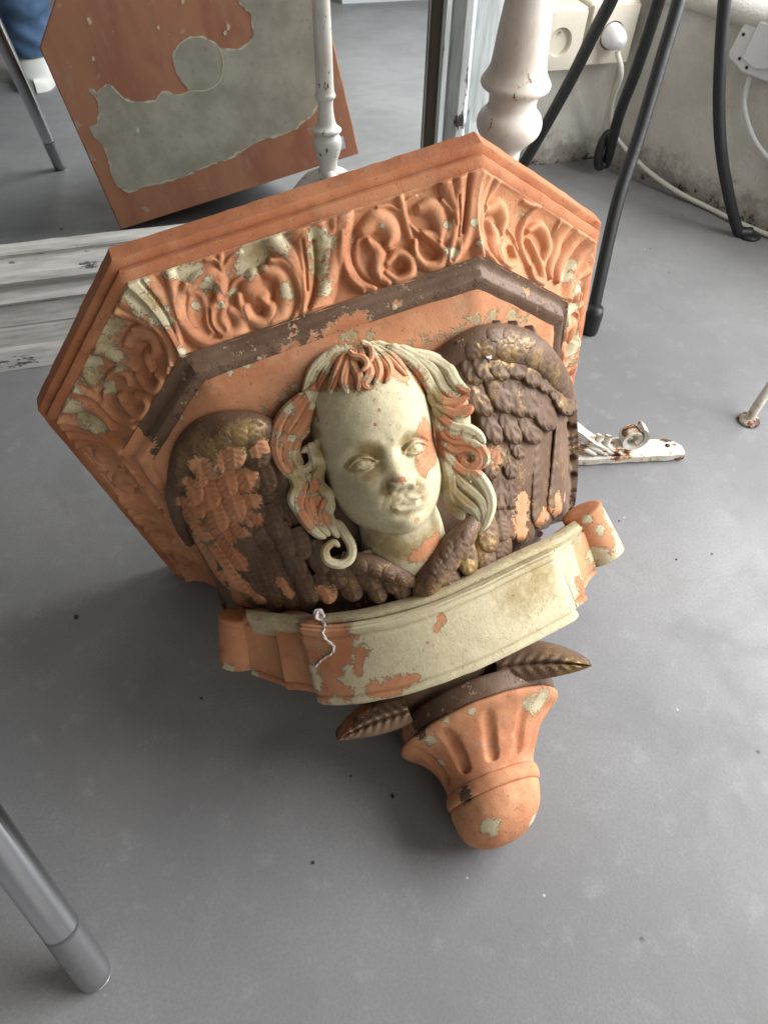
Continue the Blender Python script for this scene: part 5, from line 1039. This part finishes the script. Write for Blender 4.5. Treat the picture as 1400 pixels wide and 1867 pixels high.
# ribbon
C_M(Z6, (330, 330, 60), (350, 400, 70), (380, 470, 70), (420, 330, 50), (430, 390, 36), (400, 440, 45), (340, 300, 40), (430, 500, 38), (300, 330, 30), (500, 380, 25), (540, 492, 24), (600, 482, 28), (640, 475, 20), (580, 500, 18), (680, 460, 12), (750, 290, 12), (765, 265, 12), (715, 345, 6), (745, 305, 8), (490, 440, 20), (1220, 190, 25), (1210, 150, 20))
C_P(Z6, (350, 480, 28), (360, 548, 28), (335, 430, 18), (420, 540, 22), (60, 428, 18), (110, 442, 18), (150, 448, 14)); O_P(Z6, (1060, 170, 50), (1010, 190, 50), (1080, 120, 45), amp=.5)
C_P(Z5, (1180, 1180, 45), (1230, 1280, 55), (1280, 1400, 50), (1300, 1480, 50), (1220, 1560, 45), (1270, 1580, 40), (1180, 1350, 30), (1160, 1500, 45), (1100, 1290, 25), (1290, 1540, 40))
# finial and leaves
C_P(Z6, (1080, 540, 35), (1050, 540, 25), (720, 660, 20), (760, 740, 14), (920, 950, 22), (1060, 925, 18), (930, 970, 14), (690, 795, 18), (700, 640, 15), (780, 600, 12), (860, 570, 10)); B_P(Z6, (835, 838, 24), (690, 620, 30)); B_M(Z6, (470, 580, 40), (500, 570, 35), (450, 620, 30), (650, 640, 40))

sh = np.concatenate([np.full(len(v), o.name.split('.')[0] == 'shelf') for (o, b), v in zip(CORB, allv)]); ATT[sh, 0] = -.8
low = NM & (AV[:, 1] < .235) & (np.abs(AV[:, 0]) < .12); ATT[low, 1] = .5      # brown layer laid over the body between the wings
k = 0
for (o, b), v in zip(CORB, allv):
    a = o.data.attributes.new('paint', 'FLOAT_COLOR', 'POINT'); a.data.foreach_set('color', ATT[k:k + len(v)].astype(np.float32).ravel()); k += len(v)

# ------------------------------------------------------------------ small loose things
def surf_path(L, lift):
    out = []
    for q in L:
        P, d = hit(*q); r = rays_l(*q); r = r / np.linalg.norm(r); out.append(P - r * lift)
    return LO + np.array(out) @ LR.T
P = surf_path([(583, 1128), (592, 1140), (589, 1155), (597, 1168), (608, 1178), (606, 1190), (594, 1198), (584, 1206), (576, 1215)], .0012); b0 = P[0].copy()
tg = empty('string_tag', tuple(b0)); tag(tg, 'white cotton string with a knot hanging over the ribbon', 'string')
C_ = catmull(P, 80)
for ph_ in (0, np.pi):
    t = np.linspace(0, 30, 80); Q = C_ + np.column_stack([np.cos(t + ph_), np.sin(t + ph_), np.cos(t + ph_ + 1)]) * .0005
    V, F = tube(Q - b0, .0006, 6); obj('strand', V, F, M_STRING, tg)
t = np.linspace(0, 5 * np.pi, 60); Q = np.column_stack([.0028 * np.cos(t), .0030 * np.sin(t * 1.3 + .4), .0020 * np.sin(t * .7)]) + [0, .002, .002]
V, F = tube(Q, .0010, 7); obj('knot', V, F, M_STRING, tg)
def flake(name, P, r, mat, label, cat, group=None):
    n = 7; th = np.linspace(0, 2 * np.pi, n, endpoint=False); rr = r * rng.uniform(.7, 1.2, n); V = [(rr[k] * math.cos(th[k]), rr[k] * math.sin(th[k]), z) for z in (0, r * .35) for k in range(n)]
    F = [tuple(range(n))[::-1], tuple(range(n, 2 * n))] + [(k, (k + 1) % n, (k + 1) % n + n, k + n) for k in range(n)]
    o = obj(name, np.array(V), F, mat, smooth=False); o.location = P; tag(o, label, cat, group); return o
h_, _ = hit(890, 652); o = flake('paint_flake', tuple(LO + LR @ h_ + np.array([0, -.0006, .0008])), .0022, M_WPLASTIC, 'small white paint flake on top of the right wing', 'flake')
h_, _ = hit(982, 974); o = flake('paint_flake', tuple(LO + LR @ h_ + np.array([0, -.0004, .0006])), .0032, mat_plain('pink_flake', hexc(176, 120, 124), .7), 'small pink paint flake on the ledge under the right wing', 'flake')
CR = [(140, 1125, .0022, 'dark crumb on the floor left of the ribbon roll'), (571, 1573, .0013, 'dark crumb on the floor left of the finial tip'), (716, 1452, .0016, 'dark crumb on the floor close to the fluted cup'), (1232, 1020, .0012, 'dark crumb on the floor right of the ribbon roll'), (640, 1415, .001, 'tiny dark crumb on the floor below the left leaf'), (1128, 950, .001, 'tiny dark crumb on the floor below the iron bracket'), (368, 1273, .0012, 'dark crumb on the floor just below the left ribbon roll'), (1297, 1010, .001, 'tiny dark crumb on the floor, farthest right')]
for px, py, r, lb in CR:
    P = on_floor(px, py); flake('floor_crumb', (P[0], P[1], .0002), r, M_HOLE, lb, 'crumb', 'dark crumbs on the floor')
